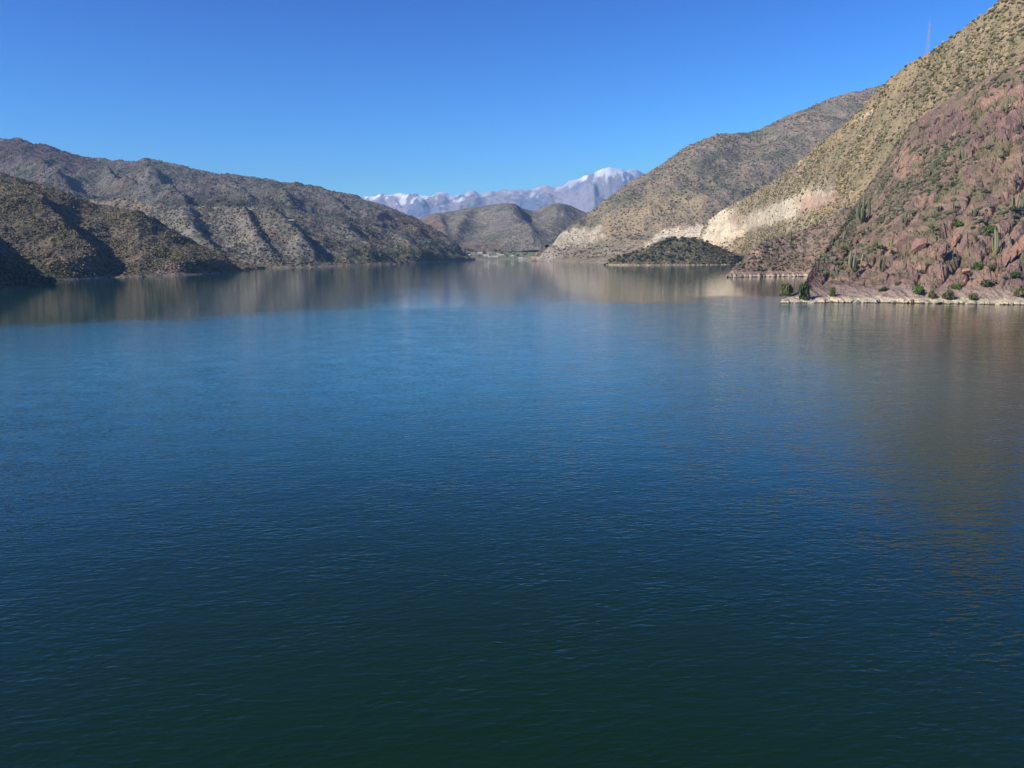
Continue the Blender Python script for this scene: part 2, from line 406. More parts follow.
def colF(X, Y, Z, px, py, hf):
    n = fbm(X / 500, Y / 900, 4, 5)
    c = flat(X.shape, (0.3, 0.275, 0.31)); c = mixc(c, (0.16, 0.19, 0.28), sstep(-0.1, 0.5, n))  # rock colour carries painted-in blue of the distance haze
    line = np.interp(px, [340, 400, 450, 470, 560, 580, 610, 640, 700], [825, 840, 845, 890, 950, 1010, 1040, 1050, 1050])
    s = sstep(-50, 35, Z - line + 30 + 150 * fbm(X / 170, Y / 260, 14, 5, 0.7))
    s = s * np.interp(px, [455, 470, 500, 575, 590, 660], [1, 0.45, 0.3, 0.35, 1, 1])
    s = np.where(s > .02, np.clip(s * 1.15, 0, 1), 0)
    return mixc(c, (0.84, 0.86, 0.9), s * .97)
M_mtn = terrain_mat("mountain_rock", 60.0, 0.0, (0, 0, 0), 60.0, 0.5, 12.0, 0.2)
sheet('F', 'mountains', [
    [(-200, None, 9500, -6), (1200, None, 9500, -6)],
    [(150, 243, 10600), (900, 243, 10600)],
    [(x, y, 12200 - 900 * math.exp(-((x - 610) / 60.0) ** 2)) for x, y in F_r]],
    [14, 110], (150, 900), 640, dispF, colF, M_mtn, sm=1, back=[(0.3, 0.8), (1.0, 0.3), (1.6, -0.05)], label='snow-capped mountains far up the valley')

# ---- C: two bare hills closing the valley
def dispC(X, Y, Z, px, py, hf, fr):
    w = 40 * fbm(X / 250, Y / 250, 45, 2)
    r = ridged((X + w) / 260, (Y + w) / 600, 42, 4, 0.5) - 0.45
    m = sstep(0.05, 0.3, hf) * (1 - 0.8 * sstep(0.8, 1.0, hf))
    sp = spurs(px, py, [([(504, 206), (512, 222), (530, 248)], 55, 26, 12), ([(560, 204), (555, 225), (548, 250)], 30, 16, 14), ([(470, 210), (462, 228), (452, 248)], 26, 10, 8), ([(436, 214), (440, 228), (446, 246)], 26, 8, 6)])
    return 18 * r * m + .8 * sp * sstep(0, 0.3, hf)
def colC(X, Y, Z, px, py, hf):
    n = fbm(X / 120, Y / 120, 4, 4)
    c = flat(X.shape, (0.27, 0.235, 0.19)); c = mixc(c, (0.195, 0.185, 0.14), sstep(-0.2, 0.4, n))
    c = mixc(c, (0.26, 0.15, 0.11), polymask(px, py, [(422, 218), (445, 220), (452, 240), (440, 248), (430, 236)], 4, 8, 12) * .6)
    c = mixc(c, (0.33, 0.27, 0.19), polymask(px, py, [(455, 219), (487, 210.5), (489, 212), (457, 221)], 1, 1, 8) * .7)
    c = mixc(c, (0.25, 0.16, 0.11), polymask(px, py, [(450, 243), (500, 243), (505, 250), (450, 250)], 2, 5, 9) * .5)
    return c
sheet('C', 'hills', [
    [(300, None, 2500, -5), (430, None, 2550, 10), (480, 251, 2600), (540, 250, 2600), (570, None, 2600, 10), (760, None, 2600, -5)],
    [(300, None, 2900, 60), (400, 232, 3000), (430, 229, 3000), (480, 233, 2900), (540, 232, 2900), (600, 235, 2900), (760, None, 2900, 40)],
    [(300, 225, 3400), (400, 222, 3400), (420, 219, 3350), (432, 215, 3300), (440, 213, 3300), (455, 211, 3300), (466, 209, 3300), (478, 209, 3280), (490, 207.5, 3260), (504, 205, 3250), (512, 205.8, 3260), (525, 210, 3300), (533, 211.3, 3300), (540, 210.5, 3300), (550, 205.5, 3280), (558, 203.8, 3270), (566, 204.8, 3280), (575, 208, 3300), (588, 213, 3300), (620, 225, 3300), (760, 235, 3300)]],
    [30, 60], (300, 760), 420, dispC, colC, M_far, label='two bare brown hills closing the valley behind the village')

# ---- valley floor with the village
def dispV(X, Y, Z, px, py, hf, fr): return 1.5 * fbm(X / 60, Y / 60, 2, 3) * sstep(0.05, .3, hf)
def colV(X, Y, Z, px, py, hf):
    c = flat(X.shape, (0.2, 0.205, 0.125)); c = mixc(c, (0.24, 0.2, 0.15), sstep(-0.1, 0.4, fbm(X / 90, Y / 120, 4, 4)))
    c = mixc(c, (0.2, 0.24, 0.11), polymask(px, py, [(505, 250), (545, 249), (540, 256), (500, 257)], 3, 4, 8) * .9)
    return mixc(c, (0.34, 0.3, 0.22), sstep(2.5, 0.6, Z) * .8)
sheet('V', 'ground', [
    [(380, None, 2100, -4), (440, 261.0), (470, 260.2), (500, 259.6), (535, 259.4), (560, 259.8), (620, None, 2100, -4)],
    [(380, None, 2700, 25), (470, 249.5, 2750), (560, 249.5, 2750), (620, None, 2750, 30)]],
    [40], (380, 640), 160, dispV, colV, terrain_mat("valley_ground", 12, 0.35, (0.05, 0.07, 0.03), 4, 0.4, 1.0), back=[(4, 1.0), (12, -0.05)], label='green valley floor at the head of the lake')

# ---- B: big brown hill behind the right shore
def dispB(X, Y, Z, px, py, hf, fr):
    w = 50 * fbm(X / 260, Y / 260, 55, 2)
    r = ridged((X + w) / 210, (Y + w) / 420, 52, 5, 0.5) - 0.45
    m = sstep(0.05, 0.3, hf) * (1 - 0.7 * sstep(0.8, 1.0, hf))
    sp = spurs(px, py, [([(725, 136), (705, 160), (672, 195), (640, 225)], 34, 22, 26), ([(800, 112), (790, 140), (765, 175), (730, 205)], 42, 26, 26), ([(655, 170), (630, 195), (610, 222)], 16, 14, 16),
        ([(860, 95), (850, 115), (830, 135)], 22, 18, 16)])
    cut = polymask(px, py, [(552, 246), (560, 234), (568, 228), (600, 227), (614, 232), (605, 244), (560, 250)], 4)
    return 16 * r * m * (1 - cut) + .6 * sp * sstep(0, 0.2, hf) + 3.0 * fbm(X / 30, Y / 30, 1, 3) * sstep(0.0, 0.1, hf)
def colB(X, Y, Z, px, py, hf):
    n = fbm(X / 110, Y / 110, 4, 4)
    c = flat(X.shape, (0.32, 0.25, 0.175)); c = mixc(c, (0.215, 0.195, 0.13), sstep(-0.2, 0.6, n))
    c = mixc(c, (0.40, 0.31, 0.18), polymask(px, py, [(585, 232), (620, 205), (665, 190), (700, 192), (712, 215), (700, 232), (650, 240), (610, 240)], 12, 14, 20) * .75)
    c = mixc(c, (0.31, 0.255, 0.165), polymask(px, py, [(528, 262), (548, 246), (610, 240), (640, 252), (640, 266)], 3, 6, 12) * .8)
    c = mixc(c, (0.58, 0.485, 0.345), np.clip(.95 + .45 * fbm(X / 7, Y / 40, 5.2, 4, .6), .4, 1) * polymask(px, py, [(552, 245), (560, 234), (568, 228), (578, 229), (590, 226), (600, 229), (608, 235), (600, 241), (585, 245), (560, 247)], 2, 5, 7))
    c = mixc(c, (0.38, 0.31, 0.26), polymask(px, py, [(532, 259), (545, 247), (556, 248), (575, 250), (552, 261)], 1.5, 4, 6) * .8)
    c = mixc(c, (0.17, 0.1, 0.08), polymask(px, py, [(534, 256), (541, 248), (545, 245), (547, 248), (538, 256)], 1.2, 2, 6) * .9)
    c = mixc(c, (0.43, 0.34, 0.23), polymask(px, py, [(600, 250), (630, 242), (650, 234), (675, 225), (720, 220), (722, 246), (640, 256), (600, 258)], 6, 8, 14) * .7)
    c = mixc(c, (0.8, 0.665, 0.46), np.clip(1.1 + .45 * fbm(X / 6, Y / 40, 2.2, 4, .6), .5, 1) * polymask(px, py, [(644, 247), (653, 236), (666, 230), (690, 226), (718, 224), (718, 238), (700, 241), (680, 237), (660, 240), (652, 246)], 1.5, 3, 9))
    return c
B_sh = [(528, 261.2), (545, 261.3), (560, 262), (600, 263), (625, None, 1400, 0), (650, None, 1420, 0), (700, None, 1400, 0), (880, None, 1400, 0), (1400, None, 1400, -5)]
sheet('B', 'hills', [
    [(505, None, 1900, -5)] + B_sh,
    [(505, None, 1920, -5), (528, 261, 1800), (545, 258, 1800), (560, 250, 1790), (600, 246, 1720), (650, 247, 1560), (700, 243, 1530), (880, 240, 1560), (1400, None, 1560, 10)],
    [(505, None, 1940, -5), (528, 260.5, 1810), (540, 252, 1830), (553, 246, 1830), (560, 243, 1830), (600, 240, 1790), (650, 235, 1700), (700, 226, 1700), (760, 200, 1900), (880, 190, 1950), (1400, None, 1950, 150)],
    [(505, None, 1960, -5), (523, 260.4, 1850), (530, 257.5, 1850), (538, 251, 1850), (546, 245.5, 1850), (554, 244, 1850), (556, 240, 1860), (560, 234, 1870), (567, 228.5, 1880), (577, 221, 1900), (590, 212, 1950), (605, 201, 2000), (620, 191, 2060), (640, 178, 2150), (660, 165, 2220), (680, 152, 2300), (695, 143.5, 2360), (710, 138, 2400), (722, 134.5, 2420), (735, 133.5, 2440), (748, 133.5, 2470), (760, 132, 2500), (768, 129, 2520), (785, 120, 2560), (800, 112.5, 2580), (815, 104.5, 2600), (830, 98, 2620), (845, 94, 2640), (860, 90.5, 2650), (880, 85, 2660), (1000, 60, 2700), (1400, 60, 2700)]],
    [20, 24, 130], (505, 1400), 560, dispB, colB, M_mid, label='big brown hill with a pale road cut at its foot')

# ---- peninsula with trees
def dispN(X, Y, Z, px, py, hf, fr): return 1.2 * fbm(X / 12, Y / 12, 2, 3) * sstep(0.05, .3, hf)
def colN(X, Y, Z, px, py, hf):
    c = flat(X.shape, (0.24, 0.2, 0.13)); c = mixc(c, (0.16, 0.15, 0.08), sstep(-0.2, 0.3, fbm(X / 12, Y / 12, 4, 4)))
    c = mixc(c, (0.42, 0.35, 0.26), sstep(1.4, 0.5, Z))
    return c
sheet('N', 'ground', [
    [(560, None, 1300, -4), (594, None, 1246, -3), (600, None, 1246, -1.5), (606, 264.9), (620, 265.2), (650, 265.3), (690, 265.1), (712, 264.9), (728, 264.7), (742, 264.3), (752, None, 1340, 0), (800, None, 1340, 0)],
    [(560, None, 1310, -4), (594, None, 1265, -3), (600, None, 1262, -1.5), (606, 263, 1270), (620, 256, 1290), (640, 251, 1290), (655, 243.5, 1300), (668, 239.5, 1310), (680, 237.5, 1310), (695, 238.5, 1310), (710, 243.5, 1312), (722, 248.5, 1322), (735, 254.5, 1335), (752, 258, 1400), (800, 258, 1400)]],
    [36], (560, 800), 240, dispN, colN, M_mid, sm=3, back=[(1.0, 0.9), (3, 0.6), (6, -0.05)], label='low wooded peninsula reaching into the lake')

# ---- A3: the long sunlit slope on the right
A3r = [(640, None, 1800, -5), (690, None, 1650, -2), (698, 242, 1560), (702, 230, 1560), (706, 222, 1550), (713, 217, 1540), (720, 211.5, 1530), (735, 203, 1500), (750, 195, 1430), (765, 186.5, 1320), (780, 175, 1230), (800, 160.5, 1120), (820, 144, 1030), (835, 132, 950), (850, 120, 910), (865, 104, 880), (880, 88, 850), (890, 79, 820), (900, 70.5, 800), (912, 62, 780), (925, 55, 755), (932, 51.5, 745), (945, 42, 720), (960, 31, 695), (975, 20, 670), (988, 9.5, 655), (1000, 0, 640), (1020, -12, 630), (1040, 0, 620), (1080, 40, 610), (1300, 120, 600), (1600, 150, 620)]
def dispA3(X, Y, Z, px, py, hf, fr):
    w = 12 * fbm(X / 60, Y / 60, 65, 2)
    u = (X * 0.8 + Y * 0.6); v = (-X * 0.6 + Y * 0.8)
    r = ridged((u + w) / 70, (v + w) / 110, 62, 5, 0.5) - 0.45
    m = sstep(0.05, 0.3, hf) * (1 - 0.7 * sstep(0.85, 1.0, hf))
    return 4.0 * r * m + 1.3 * fbm(X / 8, Y / 8, 1, 3) * sstep(0.0, 0.1, hf) * (1 - .5 * sstep(.85, 1, hf))
def colA3(X, Y, Z, px, py, hf):
    n = fbm(X / 35, Y / 35, 4, 4)
    c = flat(X.shape, (0.385, 0.29, 0.175)); c = mixc(c, (0.27, 0.22, 0.125), sstep(-0.3, 0.4, n))
    c = mixc(c, (0.27, 0.17, 0.12), sstep(0.15, 0.5, fbm(X / 25, Y / 40, 9, 3)) * 0.6)
    c = mixc(c, (0.44, 0.32, 0.18), polymask(px, py, [(700, 225), (760, 186), (800, 156), (850, 116), (892, 74), (925, 52), (935, 60), (880, 105), (860, 130), (830, 150), (800, 180), (775, 205), (740, 225)], 5, 12, 18) * .75)
    c = mixc(c, (0.46, 0.37, 0.26), polymask(px, py, [(696, 250), (700, 228), (712, 214), (730, 203), (770, 190), (815, 180), (850, 188), (842, 208), (815, 226), (790, 236), (765, 240), (745, 246), (725, 252)], 7, 12, 16) * .75)
    stk = np.clip(.9 + .5 * fbm(X / 3.5 + Z / 30, Y / 22, 2.2, 4, .6), .35, 1)
    c = mixc(c, (0.74, 0.61, 0.42), stk * polymask(px, py, [(700, 246), (704, 232), (712, 222), (722, 210), (732, 208), (728, 222), (738, 224), (752, 216), (768, 208), (785, 198), (805, 191), (826, 190), (838, 196), (824, 206), (800, 215), (786, 224), (765, 224), (745, 234), (736, 243), (718, 246)], 2.5, 7, 11))
    c = mixc(c, (0.5, 0.28, 0.2), polymask(px, py, [(800, 196), (835, 188), (850, 196), (832, 210), (800, 217)], 5, 8, 12) * .65)
    c = mixc(c, (0.7, 0.52, 0.34), polymask(px, py, [(854, 120), (874, 109), (877, 110), (857, 122)], .9, 1.2, 6) * .9)
    c = mixc(c, (0.66, 0.5, 0.32), polymask(px, py, [(797, 163), (801, 156), (803, 160), (799, 166)], 1, 1.5, 6) * .9)
    c = mixc(c, (0.31, 0.25, 0.19), polymask(px, py, [(775, 176), (800, 168), (806, 178), (790, 188), (772, 186)], 3, 4, 8) * .6)
    return c
A3 = sheet('A3', 'hills', [
    [(640, None, 1500, -5), (690, None, 1420, -2), (700, None, 1480, 0), (745, None, 1455, 0), (762, None, 1300, 0), (785, None, 860, 0), (850, None, 640, 0), (950, None, 480, 0), (1040, None, 400, 0), (1600, None, 330, 0)],
    [(640, None, 1600, -5), (690, None, 1500, -2), (700, 246, 1500), (720, 244, 1490), (745, 238, 1470), (762, 232, 1310), (785, 222, 1010), (850, 200, 760), (950, 150, 600), (1040, 100, 520), (1600, 90, 500)],
    A3r], [70, 260], (640, 1600), 560, dispA3, colA3, M_near, label='long sunlit slope of yellow-green scrub climbing to the top right')

# ---- A2: pinkish mound with the second pale ledge
A2top = [(727, 277.0), (731, 271), (736, 264), (744, 258), (752, 250), (762, 242), (775, 237), (788, 234), (800, 231), (820, 221), (850, 205)]
_t = []
for x, y in A2top:
    Yd = np.interp(x, [727, 736, 752, 775, 800, 820, 850], [655, 672, 692, 722, 745, 755, 745])
    _t.append((x, y, Yd))
def rock_disp(s):
    def f(X, Y, Z, px, py, hf, fr):
        b1 = ridged(X / (11 * s), Y / (16 * s), Z / 9, 4, 0.55) - 0.45
        st = np.abs(fbm(X / 5 * 1.0, Y / 9, Z / 2.2, 3))
        m = sstep(3.2, 9, Z)
        sh = 2.6 * fbm(X / 7, 3.1, 4.4, 4, .6) + 0.8 * np.exp(-(perlin(X / 6.5, 7.7, 1.0) / 0.035) ** 2)
        low = 1 - sstep(3.5, 8, Z)
        sh = sh + .35 * fbm(X / 1.5, Z / 0.8, 2.2, 3)
        return 2.6 * s * b1 * m - 1.1 * st * m + 0.25 * fbm(X / 1.6, Y / 1.6, 2, 3) * sstep(0.6, 3, Z), sh * low
    return f
def colRock(X, Y, Z, px, py, hf):
    n = fbm(X / 14, Y / 14, Z / 14, 4)
    c = flat(X.shape, (0.31, 0.205, 0.155)); c = mixc(c, (0.225, 0.152, 0.12), sstep(-0.1, 0.5, n))
    c = mixc(c, (0.2, 0.165, 0.1), sstep(0.05, 0.5, fbm(X / 9, Y / 9, 9, 3)) * 0.7)
    c = mixc(c, (0.40, 0.25, 0.17), sstep(0.2, 0.6, fbm(X / 10, Y / 14, Z / 5 + 19, 3)) * 0.8)
    c = mixc(c, (0.43, 0.325, 0.25), sstep(7.5, 3.0, Z + 1.6 * n) * .7)
    c = mixc(c, (0.62, 0.51, 0.35), sstep(2.3, 1.6, Z + 0.7 * fbm(X / 2.5, Y / 2.5, 2, 3)))
    return mixc(c, (0.16, 0.11, 0.07), sstep(0.42, 0.22, Z))
def colA2(X, Y, Z, px, py, hf):
    c = colRock(X, Y, Z, px, py, hf)
    c = mixc(c, (0.34, 0.26, 0.2), polymask(px, py, [(745, 256), (765, 238), (800, 230), (815, 245), (800, 255), (760, 262)], 6, 6, 10) * .6)
    c = mixc(c, (0.6, 0.4, 0.24), polymask(px, py, [(733, 262), (738, 247), (750, 249), (762, 252), (760, 255), (745, 254), (737, 262)], 1.5, 2, 6) * .9)
    return c
sheet('A2', 'hills', [
    [(722, None, 640, -2.5), (726, None, 640, -1), (728, None, 646, 0), (745, None, 654, 0), (775, None, 662, 0), (806, None, 670, 0), (850, None, 640, 0), (900, None, 600, 0)],
    [(722, None, 640.6, -2.2), (726, None, 641, -.5), (728, None, 647.5, 1.8), (745, None, 656, 2.6), (775, None, 664, 2.7), (806, None, 672, 2.5), (850, None, 642, 2.6), (900, None, 602, 2.5)],
    [(722, None, 645, -2.2), (726, None, 646, -.5), (728, None, 651, 2.3), (745, None, 662, 4.0), (775, None, 671, 4.4), (806, None, 680, 6), (850, None, 652, 12), (900, None, 612, 12)],
    [(722, None, 660, -2.2), (726, 277, 660)] + _t + [(900, None, 640, 52)]], [8, 10, 90], (722, 900), 260, rock_disp(1.0), colA2, M_near, sm=2, toe=(1.5, 2.5), cliff=True,
    back=[(0.3, 0.8), (0.8, -0.05)], label='pinkish rocky mound with a pale ledge at the waterline')

# ---- A1: the near red headland
A1top = [(783.5, 299.5), (790, 297), (798, 292), (803, 286), (807, 278), (812, 268), (820, 256), (828, 246), (836, 234), (845, 222), (856, 205), (868, 188), (880, 172), (892, 152), (905, 132), (918, 118), (932, 108), (948, 98), (962, 88), (976, 79), (990, 74), (1005, 70), (1024, 66), (1060, 60)]
_t = []
for x, y in A1top:
    if x < 815: Yd = np.interp(x, [783, 798, 806, 815], [326, 334, 350, 395])
    else:
        Yd = min(depth_at(A3, x, y)[1] * 0.985, np.interp(x, [815, 845, 880], [395, 560, 900]))
    _t.append((x, y, Yd))
OUT = [(918, 244, 9, 5, 7), (942, 250, 5, 3.5, 5), (965, 244, 8, 3, 8), (1003, 252, 6, 3, 7), (1012, 240, 7, 4, 6), (874, 238, 5, 4, 4), (831, 268, 5, 4, 4)]
def BARE(px, py, X, Y):
    p = np.maximum.reduce([polymask(px, py, [(885, 250), (915, 228), (950, 228), (985, 238), (1060, 225), (1060, 296), (960, 292), (890, 282), (868, 268)], 8, 8, 16),
        polymask(px, py, [(915, 128), (935, 108), (960, 92), (1060, 84), (1060, 140), (1010, 150), (960, 135), (935, 150), (915, 145)], 6, 8, 14),
        polymask(px, py, [(845, 278), (870, 262), (890, 250), (880, 290), (840, 292)], 5, 5, 12), polymask(px, py, [(890, 172), (905, 150), (925, 150), (930, 165), (905, 182)], 5, 5, 12),
        polymask(px, py, [(955, 160), (1010, 150), (1060, 160), (1060, 200), (990, 200), (960, 185)], 8, 8, 14)])
    return np.clip(p + .5 * sstep(.1, .5, fbm(X / 12, Y / 16, 51, 3)), 0, 1)
def dispA1(X, Y, Z, px, py, hf, fr):
    d, y = rock_disp(1.15)(X, Y, Z, px, py, hf, fr)
    # long oblique ribs and gullies running down-left through the red rock
    u = px + 0.9 * (py - 250) + 5 * fbm(px / 22, py / 22, 3, 2)
    rib = np.abs(perlin(u / 26.0, py / 120.0, 6.2))
    m = sstep(4, 12, Z) * (1 - 0.6 * sstep(.9, 1, hf))
    d = d + (-3.2 * np.exp(-(rib / 0.09) ** 2) + 1.6 * sstep(0.1, 0.5, rib)) * m
    # steep rock steps high up
    step = polymask(px, py, [(885, 150), (935, 112), (1040, 112), (1060, 160), (985, 150), (930, 150)], 10)
    d = d + step * 3.5 * (ridged(X / 9, Y / 9, Z / 5, 4, .6) - .4) * m
    bare = BARE(px, py, X, Y)
    wx = X + .5 * fbm(X / 6, Y / 6, Z / 6, 2); wy = Y + .5 * fbm(X / 6, Y / 6, Z / 6 + 9, 2)
    v1, e1 = cells(wx / 8, wy / 13, Z / 7); v2, e2 = cells(wx / 3.2, wy / 5, Z / 2.6, 40); v3, e3 = cells(wx / 1.4, wy / 2, Z / 1.2, 80)
    crag = 3.2 * (v1 - .5) - 1.4 * sstep(.12, .0, e1) + 1.9 * (v2 - .5) - .7 * sstep(.12, 0, e2) + .7 * (v3 - .5)
    d = d + crag * m * (.22 + .78 * bare)
    return d, y
def colA1(X, Y, Z, px, py, hf):
    c = colRock(X, Y, Z, px, py, hf)
    c = mixc(c, (0.235, 0.15, 0.132), polymask(px, py, [(900, 130), (950, 108), (1040, 112), (1040, 150), (980, 150), (920, 150)], 8, 10, 14) * .7)
    c = mixc(c, (0.44, 0.27, 0.19), polymask(px, py, [(965, 100), (1040, 80), (1040, 106), (985, 108)], 5, 7, 14) * .75)
    c = mixc(c, (0.44, 0.27, 0.19), polymask(px, py, [(895, 152), (915, 148), (925, 165), (905, 178), (893, 168)], 4, 6, 10) * .7)
    c = mixc(c, (0.19, 0.18, 0.09), sstep(0.0, 0.5, fbm(X / 16, Y / 22, 29, 3)) * sstep(8, 25, Z) * .75)
    return c
A1sh = [(775, None, 316, -2.5), (781, None, 314, -1.5), (783.5, 303.0), (800, 303.2), (830, 302.6), (870, 302.8), (910, 303.2), (950, 303.8), (1000, 304.6), (1030, 305), (1200, 307), (1600, 311)]
def rim(sh, dy, z):
    out = []
    xs = [q[0] for q in sh if len(q) == 2]; ys = [q[1] for q in sh if len(q) == 2]
    sh = [q for q in sh if len(q) == 4] + [(float(x), float(np.interp(x, xs, ys))) for x in np.linspace(xs[0], 1060, 40)] + [q for q in sh if len(q) == 2 and q[0] > 1060]
    for q in sh:
        if len(q) == 4: out.append((q[0], None, q[2] + dy, q[3] + .3 if q[3] < 0 else z))
        else:
            p = on_water(*q); out.append((q[0], None, p[1] + dy, z + .5 * math.sin(q[0] * .057) * math.sin(q[0] * .021 + 1)))
    return out
A1sh = [(x, y) if len(q) == 2 else q for q in A1sh for x, y in [q[:2]]]
sheet('A1', 'hills', [
    A1sh,
    rim(A1sh, 0.8, 1.15), rim(A1sh, 3.5, 1.9),
    [(775, None, 330, -2.5), (781, None, 330, -1)] + _t + [(1600, 30, 520)]], [14, 12, 420], (775, 1600), 760, dispA1, colA1, M_near, sm=3, toe=(1.2, 2.5), cliff=True,
    back=[(0.12, 0.9), (0.4, -0.05)], label='steep red rock headland with cacti above a pale waterline ledge')
A1 = SHEETS['A1']; A2 = SHEETS['A2']; NN = SHEETS['N']

# ------------------------------------------------------------------ ground below and behind everything
me = mesh_np('ground', np.array([[-8800, -1800, -12], [8800, -1800, -12], [8800, 15500, -12], [-8800, 15500, -12]], float), np.array([[0, 1, 2, 3]]), False, np.tile([0.16, 0.14, 0.1], (4, 1)))
link('ground', me, M_mid, kind='structure', label='dry ground beneath the lake and behind the hills')

# ------------------------------------------------------------------ water
def water_mat():
    m, nt = nodes("lake_water")
    geo = N(nt, 'ShaderNodeNewGeometry')
    P = geo.outputs['Position']
    # wind direction a little oblique: crests run across the view
    rot = N(nt, 'ShaderNodeMapping', {'Vector': P, 'Rotation': (0, 0, R(-9)), 'Scale': (1, 1, 1)}).outputs[0]
    patch = N(nt, 'ShaderNodeTexNoise', {'Vector': N(nt, 'ShaderNodeMapping', {'Vector': P, 'Scale': (1 / 70, 1 / 110, 1)}).outputs[0], 'Scale': 1.0, 'Detail': 3.0}).outputs[0]
    patch = N(nt, 'ShaderNodeMapRange', {0: patch, 1: 0.3, 2: 0.7, 3: 0.75, 4: 1.3}).outputs[0]
    patch2 = N(nt, 'ShaderNodeTexNoise', {'Vector': N(nt, 'ShaderNodeMapping', {'Vector': P, 'Scale': (1 / 7, 1 / 5, 1)}).outputs[0], 'Scale': 1.0, 'Detail': 2.0}).outputs[0]
    patch2 = N(nt, 'ShaderNodeMapRange', {0: patch2, 1: 0.35, 2: 0.65, 3: 0.7, 4: 1.3}).outputs[0]
    # wavelength (m), stretch along crest, amplitude (m)
    comps = [(0.30, 2.3, 0.0100, 1.0), (0.72, 2.3, 0.0145, 1.5), (3.2, 1.8, 0.012, 0.0)]
    def height(pv):
        tot = None
        for i, (wl, st, amp, det) in enumerate(comps):
            mp = N(nt, 'ShaderNodeMapping', {'Vector': pv, 'Location': (i * 13.1, i * 7.7, 0), 'Rotation': (0, 0, R((0, 14, -12)[i])), 'Scale': (1 / (wl * st), 1 / wl, 0)}).outputs[0]
            n = N(nt, 'ShaderNodeTexNoise', {'Vector': mp, 'Scale': 1.0, 'Detail': det, 'Roughness': 0.5, 'Distortion': 0.35}, noise_dimensions='2D').outputs[0]
            h = math_(nt, 'MULTIPLY', n, amp * 2)
            if i < 2: h = math_(nt, 'MULTIPLY', h, patch2)
            tot = h if tot is None else math_(nt, 'ADD', tot, h)
        return math_(nt, 'MULTIPLY', tot, patch)
    # open water is ruffled by the breeze; the far reach and the lee of the right shore lie calmer
    sx_ = N(nt, 'ShaderNodeSeparateXYZ', {0: P})
    line = math_(nt, 'MULTIPLY_ADD', sx_.outputs[0], -0.55, sx_.outputs[1])
    wob = N(nt, 'ShaderNodeTexNoise', {'Vector': N(nt, 'ShaderNodeMapping', {'Vector': P, 'Scale': (1 / 60, 1 / 60, 1)}).outputs[0], 'Scale': 1.0, 'Detail': 3.0}).outputs[0]
    line = math_(nt, 'MULTIPLY_ADD', wob, 90.0, line)
    calm = N(nt, 'ShaderNodeMapRange', {0: line, 1: 318.0, 2: 366.0, 3: 1.1, 4: 0.25}, interpolation_type='SMOOTHSTEP').outputs[0]
    lee = N(nt, 'ShaderNodeMapRange', {0: math_(nt, 'MULTIPLY_ADD', sx_.outputs[1], -0.42, sx_.outputs[0]), 1: -15.0, 2: 20.0, 3: 1.0, 4: 0.75}, interpolation_type='SMOOTHSTEP').outputs[0]
    lee = math_(nt, 'MAXIMUM', lee, N(nt, 'ShaderNodeMapRange', {0: sx_.outputs[1], 1: 130.0, 2: 200.0, 3: 1.15, 4: 0.7}).outputs[0])
    patch = math_(nt, 'MULTIPLY', patch, math_(nt, 'MULTIPLY', calm, lee))
    e = 0.04
    h0 = height(rot)
    hx = height(vmath(nt, 'ADD', rot, (e, 0, 0)))
    hy = height(vmath(nt, 'ADD', rot, (0, e, 0)))
    sx = math_(nt, 'MULTIPLY', math_(nt, 'SUBTRACT', h0, hx), 1 / e)
    sy = math_(nt, 'MULTIPLY', math_(nt, 'SUBTRACT', h0, hy), 1 / e)
    nv = N(nt, 'ShaderNodeCombineXYZ', {0: sx, 1: sy, 2: 1.0}).outputs[0]
    nv = N(nt, 'ShaderNodeVectorRotate', {'Vector': nv, 'Angle': R(9)}, rotation_type='Z_AXIS').outputs[0]
    nrm = vmath(nt, 'NORMALIZE', nv)
    # reflected sky brightness painted into the water colour across the middle of the lake
    painted_sky = N(nt, 'ShaderNodeMapRange', {0: math_(nt, 'MULTIPLY_ADD', wob, 30.0, sx_.outputs[1]), 1: 55.0, 2: 165.0, 3: 0.0, 4: 1.0}, interpolation_type='SMOOTHSTEP').outputs[0]
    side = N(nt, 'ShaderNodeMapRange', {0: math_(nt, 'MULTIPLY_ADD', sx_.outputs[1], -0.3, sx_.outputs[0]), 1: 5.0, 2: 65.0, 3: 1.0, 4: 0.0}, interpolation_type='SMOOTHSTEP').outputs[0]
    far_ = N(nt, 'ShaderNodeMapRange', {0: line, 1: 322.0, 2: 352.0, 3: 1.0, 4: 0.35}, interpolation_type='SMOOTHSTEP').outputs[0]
    body = mix(nt, math_(nt, 'MULTIPLY', far_, math_(nt, 'MULTIPLY', painted_sky, side)), (0.0055, 0.0215, 0.004), (0.015, 0.122, 0.155))
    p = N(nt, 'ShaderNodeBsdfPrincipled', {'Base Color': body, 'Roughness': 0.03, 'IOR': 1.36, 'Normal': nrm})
    N(nt, 'ShaderNodeOutputMaterial', {0: p.outputs[0]})
    return m
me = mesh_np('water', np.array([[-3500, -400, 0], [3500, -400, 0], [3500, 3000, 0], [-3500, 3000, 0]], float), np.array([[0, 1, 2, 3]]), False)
link('water', me, water_mat(), kind='structure', label='calm blue-green lake with fine ripples')

